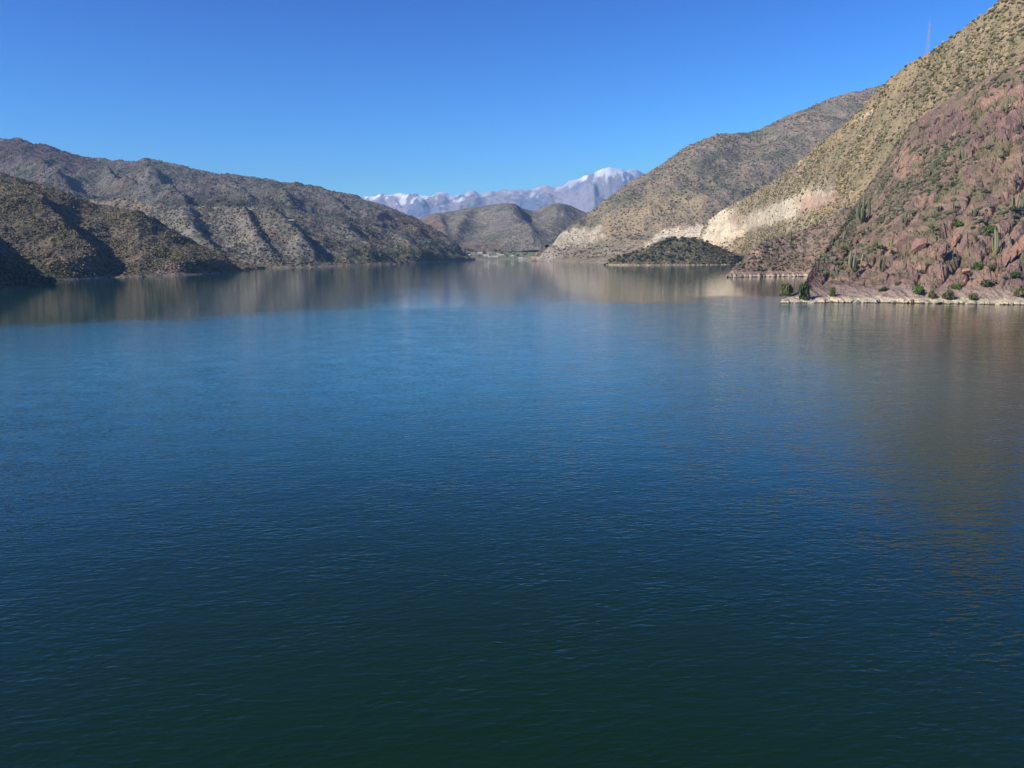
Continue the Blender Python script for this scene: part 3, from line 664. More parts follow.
# ------------------------------------------------------------------ plants
def ico(sub=1):
    t = (1 + 5 ** .5) / 2
    v = [(-1, t, 0), (1, t, 0), (-1, -t, 0), (1, -t, 0), (0, -1, t), (0, 1, t), (0, -1, -t), (0, 1, -t), (t, 0, -1), (t, 0, 1), (-t, 0, -1), (-t, 0, 1)]
    f = [(0, 11, 5), (0, 5, 1), (0, 1, 7), (0, 7, 10), (0, 10, 11), (1, 5, 9), (5, 11, 4), (11, 10, 2), (10, 7, 6), (7, 1, 8), (3, 9, 4), (3, 4, 2), (3, 2, 6), (3, 6, 8), (3, 8, 9), (4, 9, 5), (2, 4, 11), (6, 2, 10), (8, 6, 7), (9, 8, 1)]
    v = [np.array(p) / np.linalg.norm(p) for p in v]
    for _ in range(sub):
        nf, mid = [], {}
        def m_(a, b):
            k = (min(a, b), max(a, b))
            if k not in mid:
                p = (v[a] + v[b]) / 2; v.append(p / np.linalg.norm(p)); mid[k] = len(v) - 1
            return mid[k]
        for a, b, c in f:
            ab, bc, ca = m_(a, b), m_(b, c), m_(c, a)
            nf += [(a, ab, ca), (b, bc, ab), (c, ca, bc), (ab, bc, ca)]
        f = nf
    return np.array(v), np.array(f)
ICO0, ICO1 = ico(0), ico(1)

def leaf_cloud(n, rad=(1, 1, 1), leaf=0.16, lumps=7, seed=0, base=(0.07, 0.09, 0.035)):
    """a crown of n small leaf sprays gathered in lumps, unit size, standing on z=0"""
    r = np.random.default_rng(seed)
    cs = r.normal(size=(lumps, 3)); cs /= np.linalg.norm(cs, axis=1)[:, None]; cs *= r.uniform(0.2, 0.62, (lumps, 1)); cs[:, 2] = np.abs(cs[:, 2]) * 0.9
    lr = r.uniform(0.28, 0.5, lumps)
    w = r.integers(0, lumps, n)
    d = r.normal(size=(n, 3)); d /= np.linalg.norm(d, axis=1)[:, None]
    P = cs[w] + d * (lr[w] * r.uniform(0.55, 1.05, n))[:, None]
    P[:, 2] = np.maximum(P[:, 2], -0.1)
    ax = r.normal(size=(n, 3)); ax /= np.linalg.norm(ax, axis=1)[:, None]
    b = np.cross(ax, d); b /= np.linalg.norm(b, axis=1)[:, None] + 1e-6
    L = leaf * r.uniform(0.6, 1.4, n)[:, None]
    q = np.stack([P - ax * L, P + b * L * 0.6, P + ax * L, P - b * L * 0.6], 1)
    q = q * np.array(rad); q[..., 2] += 0.1 * rad[2]; q[..., 2] = np.maximum(q[..., 2], 0.0)
    V = q.reshape(-1, 3); Fq = np.arange(4 * n).reshape(n, 4)
    lump_t = r.uniform(0.75, 1.3, lumps)[w] * r.uniform(0.8, 1.25, n)
    C = np.repeat(np.array(base)[None] * lump_t[:, None], 4, axis=0)
    return V, Fq, C

def stems(n, h, spread, seed, rad=0.05, col=(0.12, 0.09, 0.06)):
    r = np.random.default_rng(seed); Vs, Fs = [], []
    for i in range(n):
        a = r.uniform(0, 6.28); top = np.array([math.cos(a) * spread, math.sin(a) * spread, h * r.uniform(.6, 1)])
        k = 5; o = len(Vs) * 1
        pts = [np.zeros(3), top * .5 + r.normal(size=3) * .05, top]
        base = sum(len(x) for x in Vs)
        for j, p in enumerate(pts):
            rr = rad * (1 - 0.35 * j)
            Vs.append(np.array([[p[0] + rr * math.cos(t), p[1] + rr * math.sin(t), p[2]] for t in np.linspace(0, 6.28, k, endpoint=False)]))
        for j in range(2):
            for q in range(k):
                Fs.append([base + j * k + q, base + j * k + (q + 1) % k, base + (j + 1) * k + (q + 1) % k, base + (j + 1) * k + q])
    V = np.concatenate(Vs); return V, np.array(Fs), np.tile(col, (len(V), 1))

def cactus_mesh(cols, seed, green=(0.115, 0.13, 0.06), hmax=1.0):
    """upright ribbed columns branching from the foot; cols = list of (dx, dy, height, radius, lean)"""
    r = np.random.default_rng(seed); Vs, Fs, Cs = [], [], []
    base = 0
    for dx, dy, h, rad, lx in cols:
        k, rings = 12, 9
        tone = np.array(green) * r.uniform(0.8, 1.3)
        for j in range(rings + 1):
            t = j / rings
            if j >= rings - 1: rr = rad * (0.72 if j == rings - 1 else 0.12)
            else: rr = rad * (0.85 + 0.2 * math.sin(2.6 * t + 0.4) + 0.05 * r.normal())
            z = h * (t ** 0.9) if j < rings else h * 1.012
            out = min(1, t * 3.5)
            cx = dx * (0.25 + 0.75 * out) + lx * t * t * h * .12; cy = dy * (0.25 + 0.75 * out)
            for q in range(k):
                an = q / k * 2 * math.pi; rb = rr * (1.0 if q % 2 else 0.8)
                Vs.append((cx + rb * math.cos(an), cy + rb * math.sin(an), z))
                c = tone * (1.15 if q % 2 else .9)
                if t < 0.18: c = c * .5 + np.array((0.2, 0.16, 0.1)) * .5
                Cs.append(c)
        for j in range(rings):
            for q in range(k):
                Fs.append([base + j * k + q, base + j * k + (q + 1) % k, base + (j + 1) * k + (q + 1) % k, base + (j + 1) * k + q])
        base += (rings + 1) * k
    return np.array(Vs), np.array(Fs), np.array(Cs)

shrub_meshes = []
shrub_tones = [(0.11, 0.12, 0.055), (0.15, 0.15, 0.07), (0.075, 0.09, 0.042), (0.15, 0.135, 0.095), (0.12, 0.145, 0.055), (0.09, 0.09, 0.055)]
for i, tn in enumerate(shrub_tones):
    V, Fq, C = leaf_cloud(170, (1, 1, 0.95), 0.2, 7, 50 + i, tn)
    shrub_meshes.append(mesh_np('shrub', V, Fq, False, C)); shrub_meshes[-1].materials.append(M_leaf)
cactus_meshes = []
for i in range(7):
    n = 3 + i % 5
    cols = [(random.uniform(-.2, .2), random.uniform(-.2, .2), random.uniform(0.55, 1.0), random.uniform(0.035, 0.05), random.uniform(-1, 1)) for _ in range(n)]
    cols[0] = (0, 0, 1.0, 0.05, 0)
    V, Fq, C = cactus_mesh(cols, i, [(0.145, 0.15, 0.085), (0.18, 0.175, 0.105), (0.115, 0.125, 0.07)][i % 3])
    cactus_meshes.append(mesh_np('columnar_cactus', V, Fq, True, C)); cactus_meshes[-1].materials.append(M_cactus)

def cell_areas(s):
    V = s.V.reshape(s.shape + (3,))
    e1 = V[1:, :-1] - V[:-1, :-1]; e2 = V[:-1, 1:] - V[:-1, :-1]
    return np.linalg.norm(np.cross(e1, e2), axis=-1)
def scatter(s, n, dens, pxlim=(-20, 1044), seed=1, zmin=1.5):
    """n points on the hillside, spread per square metre times dens(px, py, X, Y, Z)"""
    r = np.random.default_rng(seed)
    A = cell_areas(s)
    c = lambda a: a[:-1, :-1]
    w = A * dens(c(s.px), c(s.py), c(s.X), c(s.Y), c(s.Z)) * c(s.front) * (c(s.Z) > zmin) * (c(s.px) > pxlim[0]) * (c(s.px) < pxlim[1])
    w = w.ravel() / w.sum()
    i = r.choice(w.size, n, p=w)
    a, b = np.divmod(i, s.shape[1] - 1)
    V = s.V.reshape(s.shape + (3,))
    u, v = r.random((n, 1)), r.random((n, 1))
    return (V[a, b] * (1 - u) * (1 - v) + V[a + 1, b] * u * (1 - v) + V[a, b + 1] * (1 - u) * v + V[a + 1, b + 1] * u * v)

def blobs(name, P, size, tones, seed, tmpl=ICO0, label='', flatten=0.75, mat=M_leaf):
    """a mass of small shrubs merged into one object"""
    r = np.random.default_rng(seed)
    tv, tf = tmpl
    n, m = len(P), len(tv)
    S = size(n, r)[:, None, None] * (0.7 + 0.6 * r.random((n, m, 1)))
    an = r.uniform(0, 6.28, n); ca, sa = np.cos(an), np.sin(an)
    T = np.stack([tv[None, :, 0] * ca[:, None] - tv[None, :, 1] * sa[:, None], tv[None, :, 0] * sa[:, None] + tv[None, :, 1] * ca[:, None], np.broadcast_to(tv[None, :, 2], (n, m))], -1)
    V = T * S * np.array([1, 1, flatten]) + P[:, None, :]
    V[..., 2] += 0.35 * size(n, r)[:, None] * 0 + 0.3 * S[..., 0]
    Fq = (tf[None] + (np.arange(n) * m)[:, None, None]).reshape(-1, 3)
    tt = np.array(tones)[r.integers(0, len(tones), n)] * r.uniform(0.7, 1.35, (n, 1))
    C = np.repeat(tt, m, axis=0)
    me = mesh_np(name, V.reshape(-1, 3), Fq, False, C)
    return link(name, me, mat, kind='stuff', label=label)

T_OL = [(0.15, 0.13, 0.085), (0.11, 0.1, 0.065), (0.18, 0.15, 0.1), (0.08, 0.078, 0.048)]
T_YG = [(0.27, 0.23, 0.12), (0.2, 0.18, 0.085), (0.09, 0.09, 0.045), (0.33, 0.265, 0.15), (0.15, 0.12, 0.085), (0.2, 0.175, 0.1), (0.075, 0.075, 0.045)]
rule = lambda a, b: (lambda n, r: r.uniform(a, b, n) * r.uniform(0.8, 1.2, n))
def densA3(px, py, X, Y, Z):
    pale = polymask(px, py, [(700, 246), (704, 232), (712, 222), (722, 210), (740, 215), (785, 198), (826, 190), (842, 196), (824, 206), (786, 224), (745, 234), (718, 246)], 4)
    return (1 - 0.94 * pale) * (0.35 + sstep(-0.3, 0.3, fbm(X / 30, Y / 30, 4.4, 3)))
blobs('shrubs', scatter(SHEETS['A3'], 24000, densA3, (690, 1060), 11), (lambda n, r: 0.45 + 1.5 * r.random(n) ** 2.5), T_YG, 1, ICO0, 'yellow-green scrub dotted over the long sunlit slope on the right')
blobs('shrubs', scatter(SHEETS['B'], 9000, lambda px, py, X, Y, Z: (1 - 0.95 * polymask(px, py, [(640, 248), (656, 234), (690, 226), (718, 226), (718, 242), (700, 243), (680, 240)], 2)) * (1 - .95 * polymask(px, py, [(550, 246), (566, 226), (605, 226), (610, 245)], 3)) * (Z > 6) * (.3 + sstep(-.3, .3, fbm(X / 90, Y / 90, 3, 3))), (520, 1000), 12), rule(1.2, 2.4), T_OL, 2, ICO0, 'dark scrub dotted over the big brown hill')
blobs('shrubs', scatter(SHEETS['D'], 11000, lambda px, py, X, Y, Z: .35 + sstep(-.3, .3, fbm(X / 40, Y / 40, 3, 3)), (-40, 270), 13), rule(0.4, 1.05), T_OL, 3, ICO0, 'olive scrub dotted over the near hill on the left')
blobs('shrubs', scatter(SHEETS['D0'], 1500, lambda px, py, X, Y, Z: 1.0 + 0 * px, (-80, 70), 14), rule(0.6, 1.2), T_OL, 4, ICO0, 'scrub on the shaded spur at the left edge')
blobs('shrubs', scatter(SHEETS['E2'], 8000, lambda px, py, X, Y, Z: .3 + sstep(-.3, .3, fbm(X / 80, Y / 80, 3, 3)), (80, 480), 15), rule(0.9, 1.9), T_OL, 5, ICO0, 'dark scrub dotted over the far left foothills')
blobs('shrubs', scatter(SHEETS['E'], 4500, lambda px, py, X, Y, Z: .3 + sstep(-.3, .3, fbm(X / 140, Y / 140, 3, 3)), (-20, 480), 16), rule(1.5, 3.0), T_OL, 6, ICO0, 'scrub dotted over the long far range on the left')
densA1 = lambda px, py, X, Y, Z: (0.05 + 1.3 * sstep(0.0, 0.3, fbm(X / 12, Y / 16, 29, 3)) + 1.2 * polymask(px, py, [(925, 160), (950, 150), (960, 185), (930, 190), (900, 200), (905, 180)], 8)) * sstep(5, 10, Z) * (1 - .93 * BARE(px, py, X, Y))
T_RED = [(0.11, 0.115, 0.06), (0.16, 0.155, 0.08), (0.08, 0.085, 0.045), (0.15, 0.12, 0.085), (0.2, 0.165, 0.12)]
blobs('shrubs', scatter(A1, 4600, densA1, (790, 1044), 17), (lambda n, r: 0.3 + 1.2 * r.random(n) ** 2), T_RED, 7, ICO1, 'small low scrub between the rocks of the red headland')
blobs('shrubs', scatter(A2, 900, lambda px, py, X, Y, Z: (Z > 4) * 1.0, (728, 860), 18), rule(0.6, 1.4), T_RED, 8, ICO0, 'low scrub on the pinkish mound')
blobs('shrubs', scatter(NN, 900, lambda px, py, X, Y, Z: (Z > 1.5) * 1.0, (602, 750), 19), rule(0.9, 1.9), T_OL, 9, ICO0, 'undergrowth between the peninsula trees')

# individual shrubs on the red slope: the 240 that show largest
P = scatter(A1, 230, densA1, (800, 1030), 21, 6)
for i, p in enumerate(P):
    h = 0.8 + 2.2 * random.random() ** 1.8
    o = link('shrub', shrub_meshes[i % 6], None, label='small olive-green shrub among the rocks of the steep red slope', category='shrub', group='shrubs on the red rock slope')
    o.location = p; o.location.z -= 0.15; o.scale = (h * random.uniform(.8, 1.2), h, h * random.uniform(.7, 1.15)); o.rotation_euler.z = random.uniform(0, 6.28)

def hit(s, px, py):
    return depth_at(s, px, py)
# cacti
P = scatter(A1, 105, lambda px, py, X, Y, Z: densA1(px, py, X, Y, Z) + .2 * (Z > 8), (800, 1030), 22, 6)
for i, p in enumerate(P):
    h = random.uniform(2.4, 5.2)
    o = link('columnar_cactus', cactus_meshes[i % 7], None, label='small clump of upright green cactus columns on the red rock slope', category='cactus', group='cacti on the red rock slope')
    o.location = p; o.location.z -= 0.2; o.scale = (h, h, h); o.rotation_euler.z = random.uniform(0, 6.28)
P = scatter(A2, 45, lambda px, py, X, Y, Z: (Z > 5) * (0.3 + 1.0 * (px > 770)), (735, 850), 23, 4)
for i, p in enumerate(P):
    h = random.uniform(3.0, 5.5)
    o = link('columnar_cactus', cactus_meshes[i % 7], None, label='slim cactus clump on the pinkish mound above the farther pale ledge', category='cactus', group='cacti on the pinkish mound')
    o.location = p; o.location.z -= 0.2; o.scale = (h, h, h); o.rotation_euler.z = random.uniform(0, 6.28)

big_cacti = [  # px, base py, pixel height, columns, label
    (854, 272, 23, 8, .34, 'tall pale cactus clump low on the red slope, above and right of the point bush'),
    (882, 272, 17, 5, .22, 'cactus clump low on the red slope, next right of the tall pale clump'),
    (995, 254, 26, 3, .16, 'very tall bare-footed cactus columns beside the dark rock fins at the right'),
    (862, 223, 26, 8, .3, 'large grey-green cactus clump halfway up the left part of the red slope'),
    (1016, 210, 18, 7, .34, 'bright green cactus clump near the right edge of the photo, halfway up the slope'),
    (974, 217, 12, 5, .26, 'short cactus clump above the tall rock fin'),
    (905, 224, 13, 6, .3, 'squat dark cactus clump above the left dark rock cleft'),
    (962, 160, 14, 6, .3, 'green cactus clump beside the notch in the upper red rock'),
    (1006, 112, 14, 6, .34, 'cactus clump on the smooth pink rock near the top right'),
    (790, 240, 12, 4, .2, 'slim cactus group where the pinkish mound meets the red slope')]
for i, (x, y, hp, n, spread, lab) in enumerate(big_cacti):
    s = A2 if i == 9 else A1
    p = hit(s, x, y); Hm = hp * p[1] / F
    root = empty('columnar_cactus', tuple(p - np.array([0, 0, .25])), label=lab, category='cactus', group='large cactus clumps')
    rr = np.random.default_rng(90 + i)
    for j in range(n):
        hh = 1.0 if j == 0 else rr.uniform(0.5, 0.98)
        a = j * 2.4; sp_ = spread * math.sqrt(j / n)
        V, Fq, C = cactus_mesh([(sp_ * math.cos(a), sp_ * math.sin(a), hh, 0.042 * rr.uniform(.85, 1.15), rr.uniform(-1, 1))], 300 + i * 9 + j, (0.22, 0.21, 0.12) if i in (0, 2, 4) else (0.135, 0.145, 0.08))
        link('stem', mesh_np('stem', V * Hm, Fq, True, C), M_cactus, root)

def bush(name, loc, rad, seed, tone, label, cat='shrub', n=500, leaf=0.13, group=None, st=5):
    root = empty(name, tuple(loc), label=label, category=cat)
    if group: root['group'] = group
    V, Fq, C = leaf_cloud(n, rad, leaf, 10, seed, tone)
    link('foliage', mesh_np('foliage', V, Fq, False, C), M_leaf, root)
    V, Fq, C = stems(st, rad[2] * .8, rad[0] * .5, seed, 0.06)
    link('stem', mesh_np('stem', V, Fq, True, C), M_wood, root)
    return root
shore = [(790, 299, 2.7, 5.8, (0.125, 0.125, 0.05), 'broad olive shrub at the tip of the pale ledge'),
    (804, 299.5, 2.5, 7.0, (0.055, 0.085, 0.03), 'tall dark green shrub at the tip of the pale ledge'),
    (832, 296, 1.7, 3.6, (0.11, 0.125, 0.04), 'upright yellow-green shrub on the ledge, first right of the dark point shrub'),
    (884, 291, 1.9, 2.0, (0.065, 0.08, 0.035), 'dark squat shrub just above the ledge, below the second cactus clump'),
    (917, 293, 2.4, 3.8, (0.09, 0.135, 0.035), 'bright green shrub above the ledge, below the left dark cleft'),
    (932, 298, 1.9, 3.4, (0.085, 0.09, 0.045), 'grey-green shrub on the ledge between the bright green and the olive shrub'),
    (947, 299, 2.4, 3.6, (0.12, 0.115, 0.05), 'olive shrub on the ledge below the small cleft'),
    (955, 288, 2.1, 2.4, (0.07, 0.12, 0.03), 'rounded vivid green shrub above the olive ledge shrub'),
    (973, 300, 2.0, 3.0, (0.09, 0.105, 0.04), 'small shrub at the waterline below the dark round shrub'),
    (988, 286, 2.9, 2.9, (0.075, 0.09, 0.04), 'wide grey-green shrub right of the vivid green one'),
    (977, 270, 2.3, 3.0, (0.075, 0.11, 0.035), 'deep green shrub under the rock fins, left of a pair'),
    (992, 269, 2.1, 2.4, (0.1, 0.115, 0.045), 'pale green shrub under the rock fins, right of a pair'),
    (1016, 277, 2.4, 2.8, (0.065, 0.095, 0.035), 'dark green shrub on the slope near the right edge of the photo'),
    (1019, 296, 2.2, 4.0, (0.13, 0.13, 0.05), 'yellowish shrub above the ledge at the right edge of the photo'),
    (843, 250, 1.8, 2.6, (0.08, 0.1, 0.04), 'green shrub above the tall pale cactus clump'),
    (959, 226, 3.0, 2.8, (0.08, 0.13, 0.035), 'lush green shrub above the rock fin'),
    (990, 232, 3.0, 3.6, (0.105, 0.155, 0.045), 'lush yellow-green shrub beside the very tall cactus columns'),
    (862, 262, 1.5, 1.8, (0.09, 0.11, 0.04), 'low shrub at the right foot of the tall pale cactus clump')]
for i, (x, y, rx, h, tone, lab) in enumerate(shore):
    p = hit(A1, x, y)
    if i == 0: p = on_water(789, 302) + np.array([0, 4, 2.2])
    bush('shrub', p, (rx * 1.3, rx * 1.2, h * 1.2), 400 + i, tone, lab, n=460, group='larger shrubs along the shore of the red headland')

# rocks
def rock_mesh(seed, sub=2, blocky=0.35):
    v, f = ico(sub); r = np.random.default_rng(seed)
    v = v.copy()
    for _ in range(7):   # cut flat faces
        n = r.normal(size=3); n /= np.linalg.norm(n); d = r.uniform(0.55, 0.85)
        q = v @ n; v = v - np.maximum(q - d, 0)[:, None] * n
    v = v * (1 + 0.13 * fbm(v[:, 0] * 2.2 + seed, v[:, 1] * 2.2, v[:, 2] * 2.2, 3))[:, None]
    return v, f
outc = [(917, 250, 3.2, 2.6, 5.2, 25, 'dark-sided rock buttress left of the cave-like clefts'), (941, 255, 1.8, 1.5, 3.6, 20, 'small pointed rock between the left buttress and the tall fin'),
    (962, 250, 1.5, 2.2, 5.6, 18, 'tall narrow rock fin with a deep shadow on its right side'), (953, 244, 1.2, 2.0, 3.8, 25, 'slanting rock rib left of the tall fin'),
    (1003, 262, 1.0, 2.6, 4.6, 25, 'slanting rock fin right of the very tall cactus columns'), (1011, 257, 1.0, 2.6, 4.4, 28, 'second slanting rock fin, nearer the right edge'), (1020, 250, 1.4, 2.4, 5.2, 20, 'dark rock fin at the right edge of the photo'),
    (872, 243, 2.2, 1.8, 2.8, 30, 'jumbled dark rocks above and right of the tall pale cactus clump'), (831, 273, 1.6, 1.5, 3.0, 10, 'dark rock knob above the yellow-green ledge shrub'),
    (964, 272, 1.8, 1.6, 1.3, 0, 'flat pale slab of rock left of the deep green shrub'),
    (925, 128, 2.6, 2, 2.4, 30, 'jagged rocks at the left end of the upper red cliff'), (935, 122, 2.4, 2, 2.6, 30, 'jagged block right of the upper cliff end'), (949, 116, 2.6, 2.5, 4.0, 10, 'upright purple rock block near the top of the red rock'),
    (1003, 128, 3.0, 2.5, 4.6, 15, 'split purple rock wall near the right edge, upper slope'), (1016, 142, 3, 2.2, 3.0, 20, 'shadowed rock step at the right edge, upper slope'), (953, 138, 1.6, 1.6, 3.2, 10, 'pale orange rock tooth in the upper red cliff')]
for i, (x, y, rx, ry, rz, lean, lab) in enumerate(outc):
    p = hit(A1, x, y)
    V, f = rock_mesh(700 + i, 3)
    V = V * np.array([rx, ry, rz])
    V[:, 0] += np.tan(R(lean)) * V[:, 2] * .55
    C = np.tile((0.30, 0.18, 0.145), (len(V), 1)) * (1 + .25 * fbm(V[:, 0], V[:, 1], V[:, 2] * 2, 3))[:, None]
    C = C * .9
    if i in (9, 15): C = C * np.array([1.3, 1.3, 1.2])
    me = mesh_np('rock_outcrop', V, f, False, C)
    o = link('rock_outcrop', me, M_rock, label=lab, category='rock', group='rock outcrops on the red slope')
    o.location = tuple(p + np.array([0, -1.2, rz * .35]))
bm_ = []
for i in range(5):
    V, f = rock_mesh(800 + i, 2); bm_.append(mesh_np('boulder', V, f, False, np.tile((0.31, 0.195, 0.16), (len(V), 1)))); bm_[-1].materials.append(M_rock)
P = scatter(A1, 90, lambda px, py, X, Y, Z: 1.0 + 0 * px, (800, 1030), 31, 4)
for i, p in enumerate(P):
    s_ = random.uniform(.4, 1.1)
    o = link('boulder', bm_[i % 5], None, label='small angular reddish boulder lying on the red slope', category='boulder', group='boulders on the red slope')
    o.location = p; o.scale = (s_, s_ * .8, s_ * .7); o.rotation_euler = (random.uniform(-.4, .4), random.uniform(-.4, .4), random.uniform(0, 6))
# pale blocks of the waterline ledge
pm = []
for i in range(4):
    V, f = rock_mesh(850 + i, 2); pm.append(mesh_np('boulder', V, f, False, np.tile((0.56, 0.46, 0.32), (len(V), 1)))); pm[-1].materials.append(M_rock)
for i in range(22):
    x = 790 + i * 10.8 + random.uniform(-6, 6)
    ys = np.interp(x, [q[0] for q in A1sh if len(q) == 2], [q[1] for q in A1sh if len(q) == 2])
    p = on_water(x, ys + .1)
    s_ = random.uniform(.3, 1.15)
    o = link('boulder', pm[i % 4], None, label='pale washed block at the waterline below the red headland', category='boulder', group='pale blocks along the near waterline')
    o.location = (p[0], p[1] + random.uniform(0, 1.2), random.uniform(0.0, .7)); o.scale = (s_ * random.uniform(1, 1.9), s_, s_ * random.uniform(.6, 1)); o.rotation_euler.z = random.uniform(-.5, .5)
for i in range(13):
    x = 729 + i * 6 + random.uniform(-2.5, 2.5); p = at(x, 276.6, np.interp(x, [728, 745, 775, 806], [646, 654, 662, 670]) - .5); s_ = random.uniform(.5, 1.4)
    o = link('boulder', pm[i % 4], None, label='pale block of the farther ledge below the pinkish mound', category='boulder', group='pale blocks along the farther ledge')
    o.location = (p[0], p[1] + random.uniform(0, 3), random.uniform(0.2, 1.0)); o.scale = (s_ * 1.6, s_, s_ * .8); o.rotation_euler.z = random.uniform(-.4, .4)
for i in range(26):
    x = 608 + i * 4.7 + random.uniform(-2, 2); y = np.interp(x, [606, 620, 650, 690, 712, 742], [264.9, 265.2, 265.3, 265.1, 264.9, 264.3]); p = on_water(x, y + .05); s_ = random.uniform(.6, 1.5)
    o = link('boulder', pm[i % 4], None, label='pale rock at the waterline of the wooded peninsula', category='boulder', group='pale rocks round the peninsula')
    o.location = (p[0], p[1], random.uniform(0, .5)); o.scale = (s_ * 1.4, s_, s_ * .8); o.rotation_euler.z = random.uniform(-.4, .4)
for i in range(20):
    x = random.uniform(158, 186); y = random.uniform(262, 275); p = hit(SHEETS['D'], x, y); s_ = random.uniform(.6, 1.4)
    o = link('boulder', bm_[i % 5], None, label='pale pinkish rock at the shore of the near left hill', category='boulder', group='pale rocks at the foot of the near left hill')
    o.location = tuple(p); o.scale = (s_ * 1.2, s_, s_)

# trees on the peninsula
tree_f, tree_t = [], []
for i in range(5):
    V, Fq, C = leaf_cloud(230, (1, 1, 1.0), 0.19, 9, 900 + i, [(0.085, 0.1, 0.045), (0.105, 0.115, 0.05), (0.07, 0.085, 0.04), (0.14, 0.14, 0.07), (0.09, 0.1, 0.055)][i])
    V[:, 2] += 0.45
    tree_f.append(mesh_np('crown', V, Fq, False, C)); tree_f[-1].materials.append(M_leaf)
    V, Fq, C = stems(3, 0.9, 0.25, 910 + i, 0.05, (0.09, 0.07, 0.05))
    tree_t.append(mesh_np('trunk', V, Fq, True, C)); tree_t[-1].materials.append(M_wood)
def tree(i, p, s, sz, lab, grp):
    root = empty('tree', tuple(p), label=lab, category='tree', group=grp)
    root.scale = (s, s, sz); root.rotation_euler.z = random.uniform(0, 6.28)
    link('crown', tree_f[i % 5], None, root); link('trunk', tree_t[i % 5], None, root)
P = scatter(NN, 210, lambda px, py, X, Y, Z: (.5 + sstep(.2, .6, fbm(X / 20, Y / 20, 3, 3) + .4)) * (py < 263) * np.where((px > 688) & (py > 250), .25, 1), (606, 740), 41, .8)
for i, p in enumerate(P):
    s = 1.4 + 2.8 * random.random() ** 1.6
    tree(i, p - np.array([0, 0, .2]), s, s * random.uniform(.8, 1.25), 'dark green bushy tree in the thicket on the wooded peninsula', 'trees on the peninsula')
# poplars and village trees
P = scatter(SHEETS['V'], 75, lambda px, py, X, Y, Z: (.4 + (Y > 2350) * 1.0) * (Z > 2), (452, 552), 42, 2)
for i, p in enumerate(P):
    s = random.uniform(3.5, 6.5)
    tree(i, p, s, s * random.uniform(.7, 1.5), 'small dark tree on the green valley floor around the far village', 'trees around the far village')

# village houses
def box(x0, x1, y0, y1, z0, z1):
    v = np.array([[x0, y0, z0], [x1, y0, z0], [x1, y1, z0], [x0, y1, z0], [x0, y0, z1], [x1, y0, z1], [x1, y1, z1], [x0, y1, z1]], float)
    return v, np.array([[0, 3, 2, 1], [4, 5, 6, 7], [0, 1, 5, 4], [1, 2, 6, 5], [2, 3, 7, 6], [3, 0, 4, 7]])
def joinb(bs):
    Vs, Fs, o = [], [], 0
    for v, f in bs: Vs.append(v); Fs.append(f + o); o += len(v)
    return np.concatenate(Vs), np.concatenate(Fs)
def house(px, py, w, d, h, wall, roofc, lab, s=None, grp='houses of the far village'):
    p = hit(s or SHEETS['V'], px, py)
    root = empty('house', tuple(p), label=lab, category='house', group=grp)
    root.rotation_euler.z = random.uniform(-.3, .3)
    v, f = box(-w / 2, w / 2, -d / 2, d / 2, -1.5, h)
    link('wall', mesh_np('wall', v, f, False, np.tile(wall, (8, 1))), M_plain, root)
    rh = h + d * .28; e = .5
    v = np.array([[-w / 2 - e, -d / 2 - e, h - .1], [w / 2 + e, -d / 2 - e, h - .1], [w / 2 + e, d / 2 + e, h - .1], [-w / 2 - e, d / 2 + e, h - .1], [-w / 2 - e, 0, rh], [w / 2 + e, 0, rh],
        [-w / 2 - e, -d / 2 - e, h + .1], [w / 2 + e, -d / 2 - e, h + .1], [w / 2 + e, d / 2 + e, h + .1], [-w / 2 - e, d / 2 + e, h + .1]], float)
    f = np.array([[0, 3, 2, 1], [6, 7, 5, 4], [8, 9, 4, 5], [0, 1, 7, 6], [2, 3, 9, 8], [1, 2, 8, 7], [3, 0, 6, 9], [7, 8, 5, 5], [9, 6, 4, 4]])
    me = bpy.data.meshes.new('roof'); me.from_pydata(v.tolist(), [], [tuple(dict.fromkeys(q)) for q in f.tolist()]); me.update()
    a_ = me.color_attributes.new("tint", 'FLOAT_COLOR', 'POINT')
    for q in a_.data: q.color = (*roofc, 1)
    link('roof', me, M_plain, root)
    for k in (-1, 1):
        v, f = box(k * w / 4 - .7, k * w / 4 + .7, -d / 2 - .06, -d / 2 - .003, 1.0, 2.3)
        link('window', mesh_np('window', v, f, False, np.tile((0.03, 0.035, 0.04), (8, 1))), M_plain, root)
    v, f = box(-.5, .5, -d / 2 - .07, -d / 2 - .003, 0, 2.1)
    link('door', mesh_np('door', v, f, False, np.tile((0.12, 0.07, 0.04), (8, 1))), M_plain, root)
WH, GR, RD = (0.6, 0.58, 0.54), (0.42, 0.43, 0.44), (0.36, 0.22, 0.16)
hs = [(469, 256, 14, WH, WH), (474, 254.5, 12, WH, GR), (480, 254, 16, WH, WH), (484, 255.5, 13, WH, RD), (486.5, 256.6, 15, WH, WH), (489, 254, 12, WH, GR), (492, 258, 18, WH, (0.6, .5, .4)),
    (497, 254.5, 11, WH, GR), (500, 255.5, 12, WH, WH), (503, 256, 11, GR, WH), (496, 257.6, 14, (0.6, 0.5, 0.42), WH), (509, 252.5, 10, WH, GR), (521, 259.2, 14, WH, WH), (526, 259.4, 12, WH, GR), (530, 258.2, 11, WH, RD), (512, 257, 10, WH, WH)]
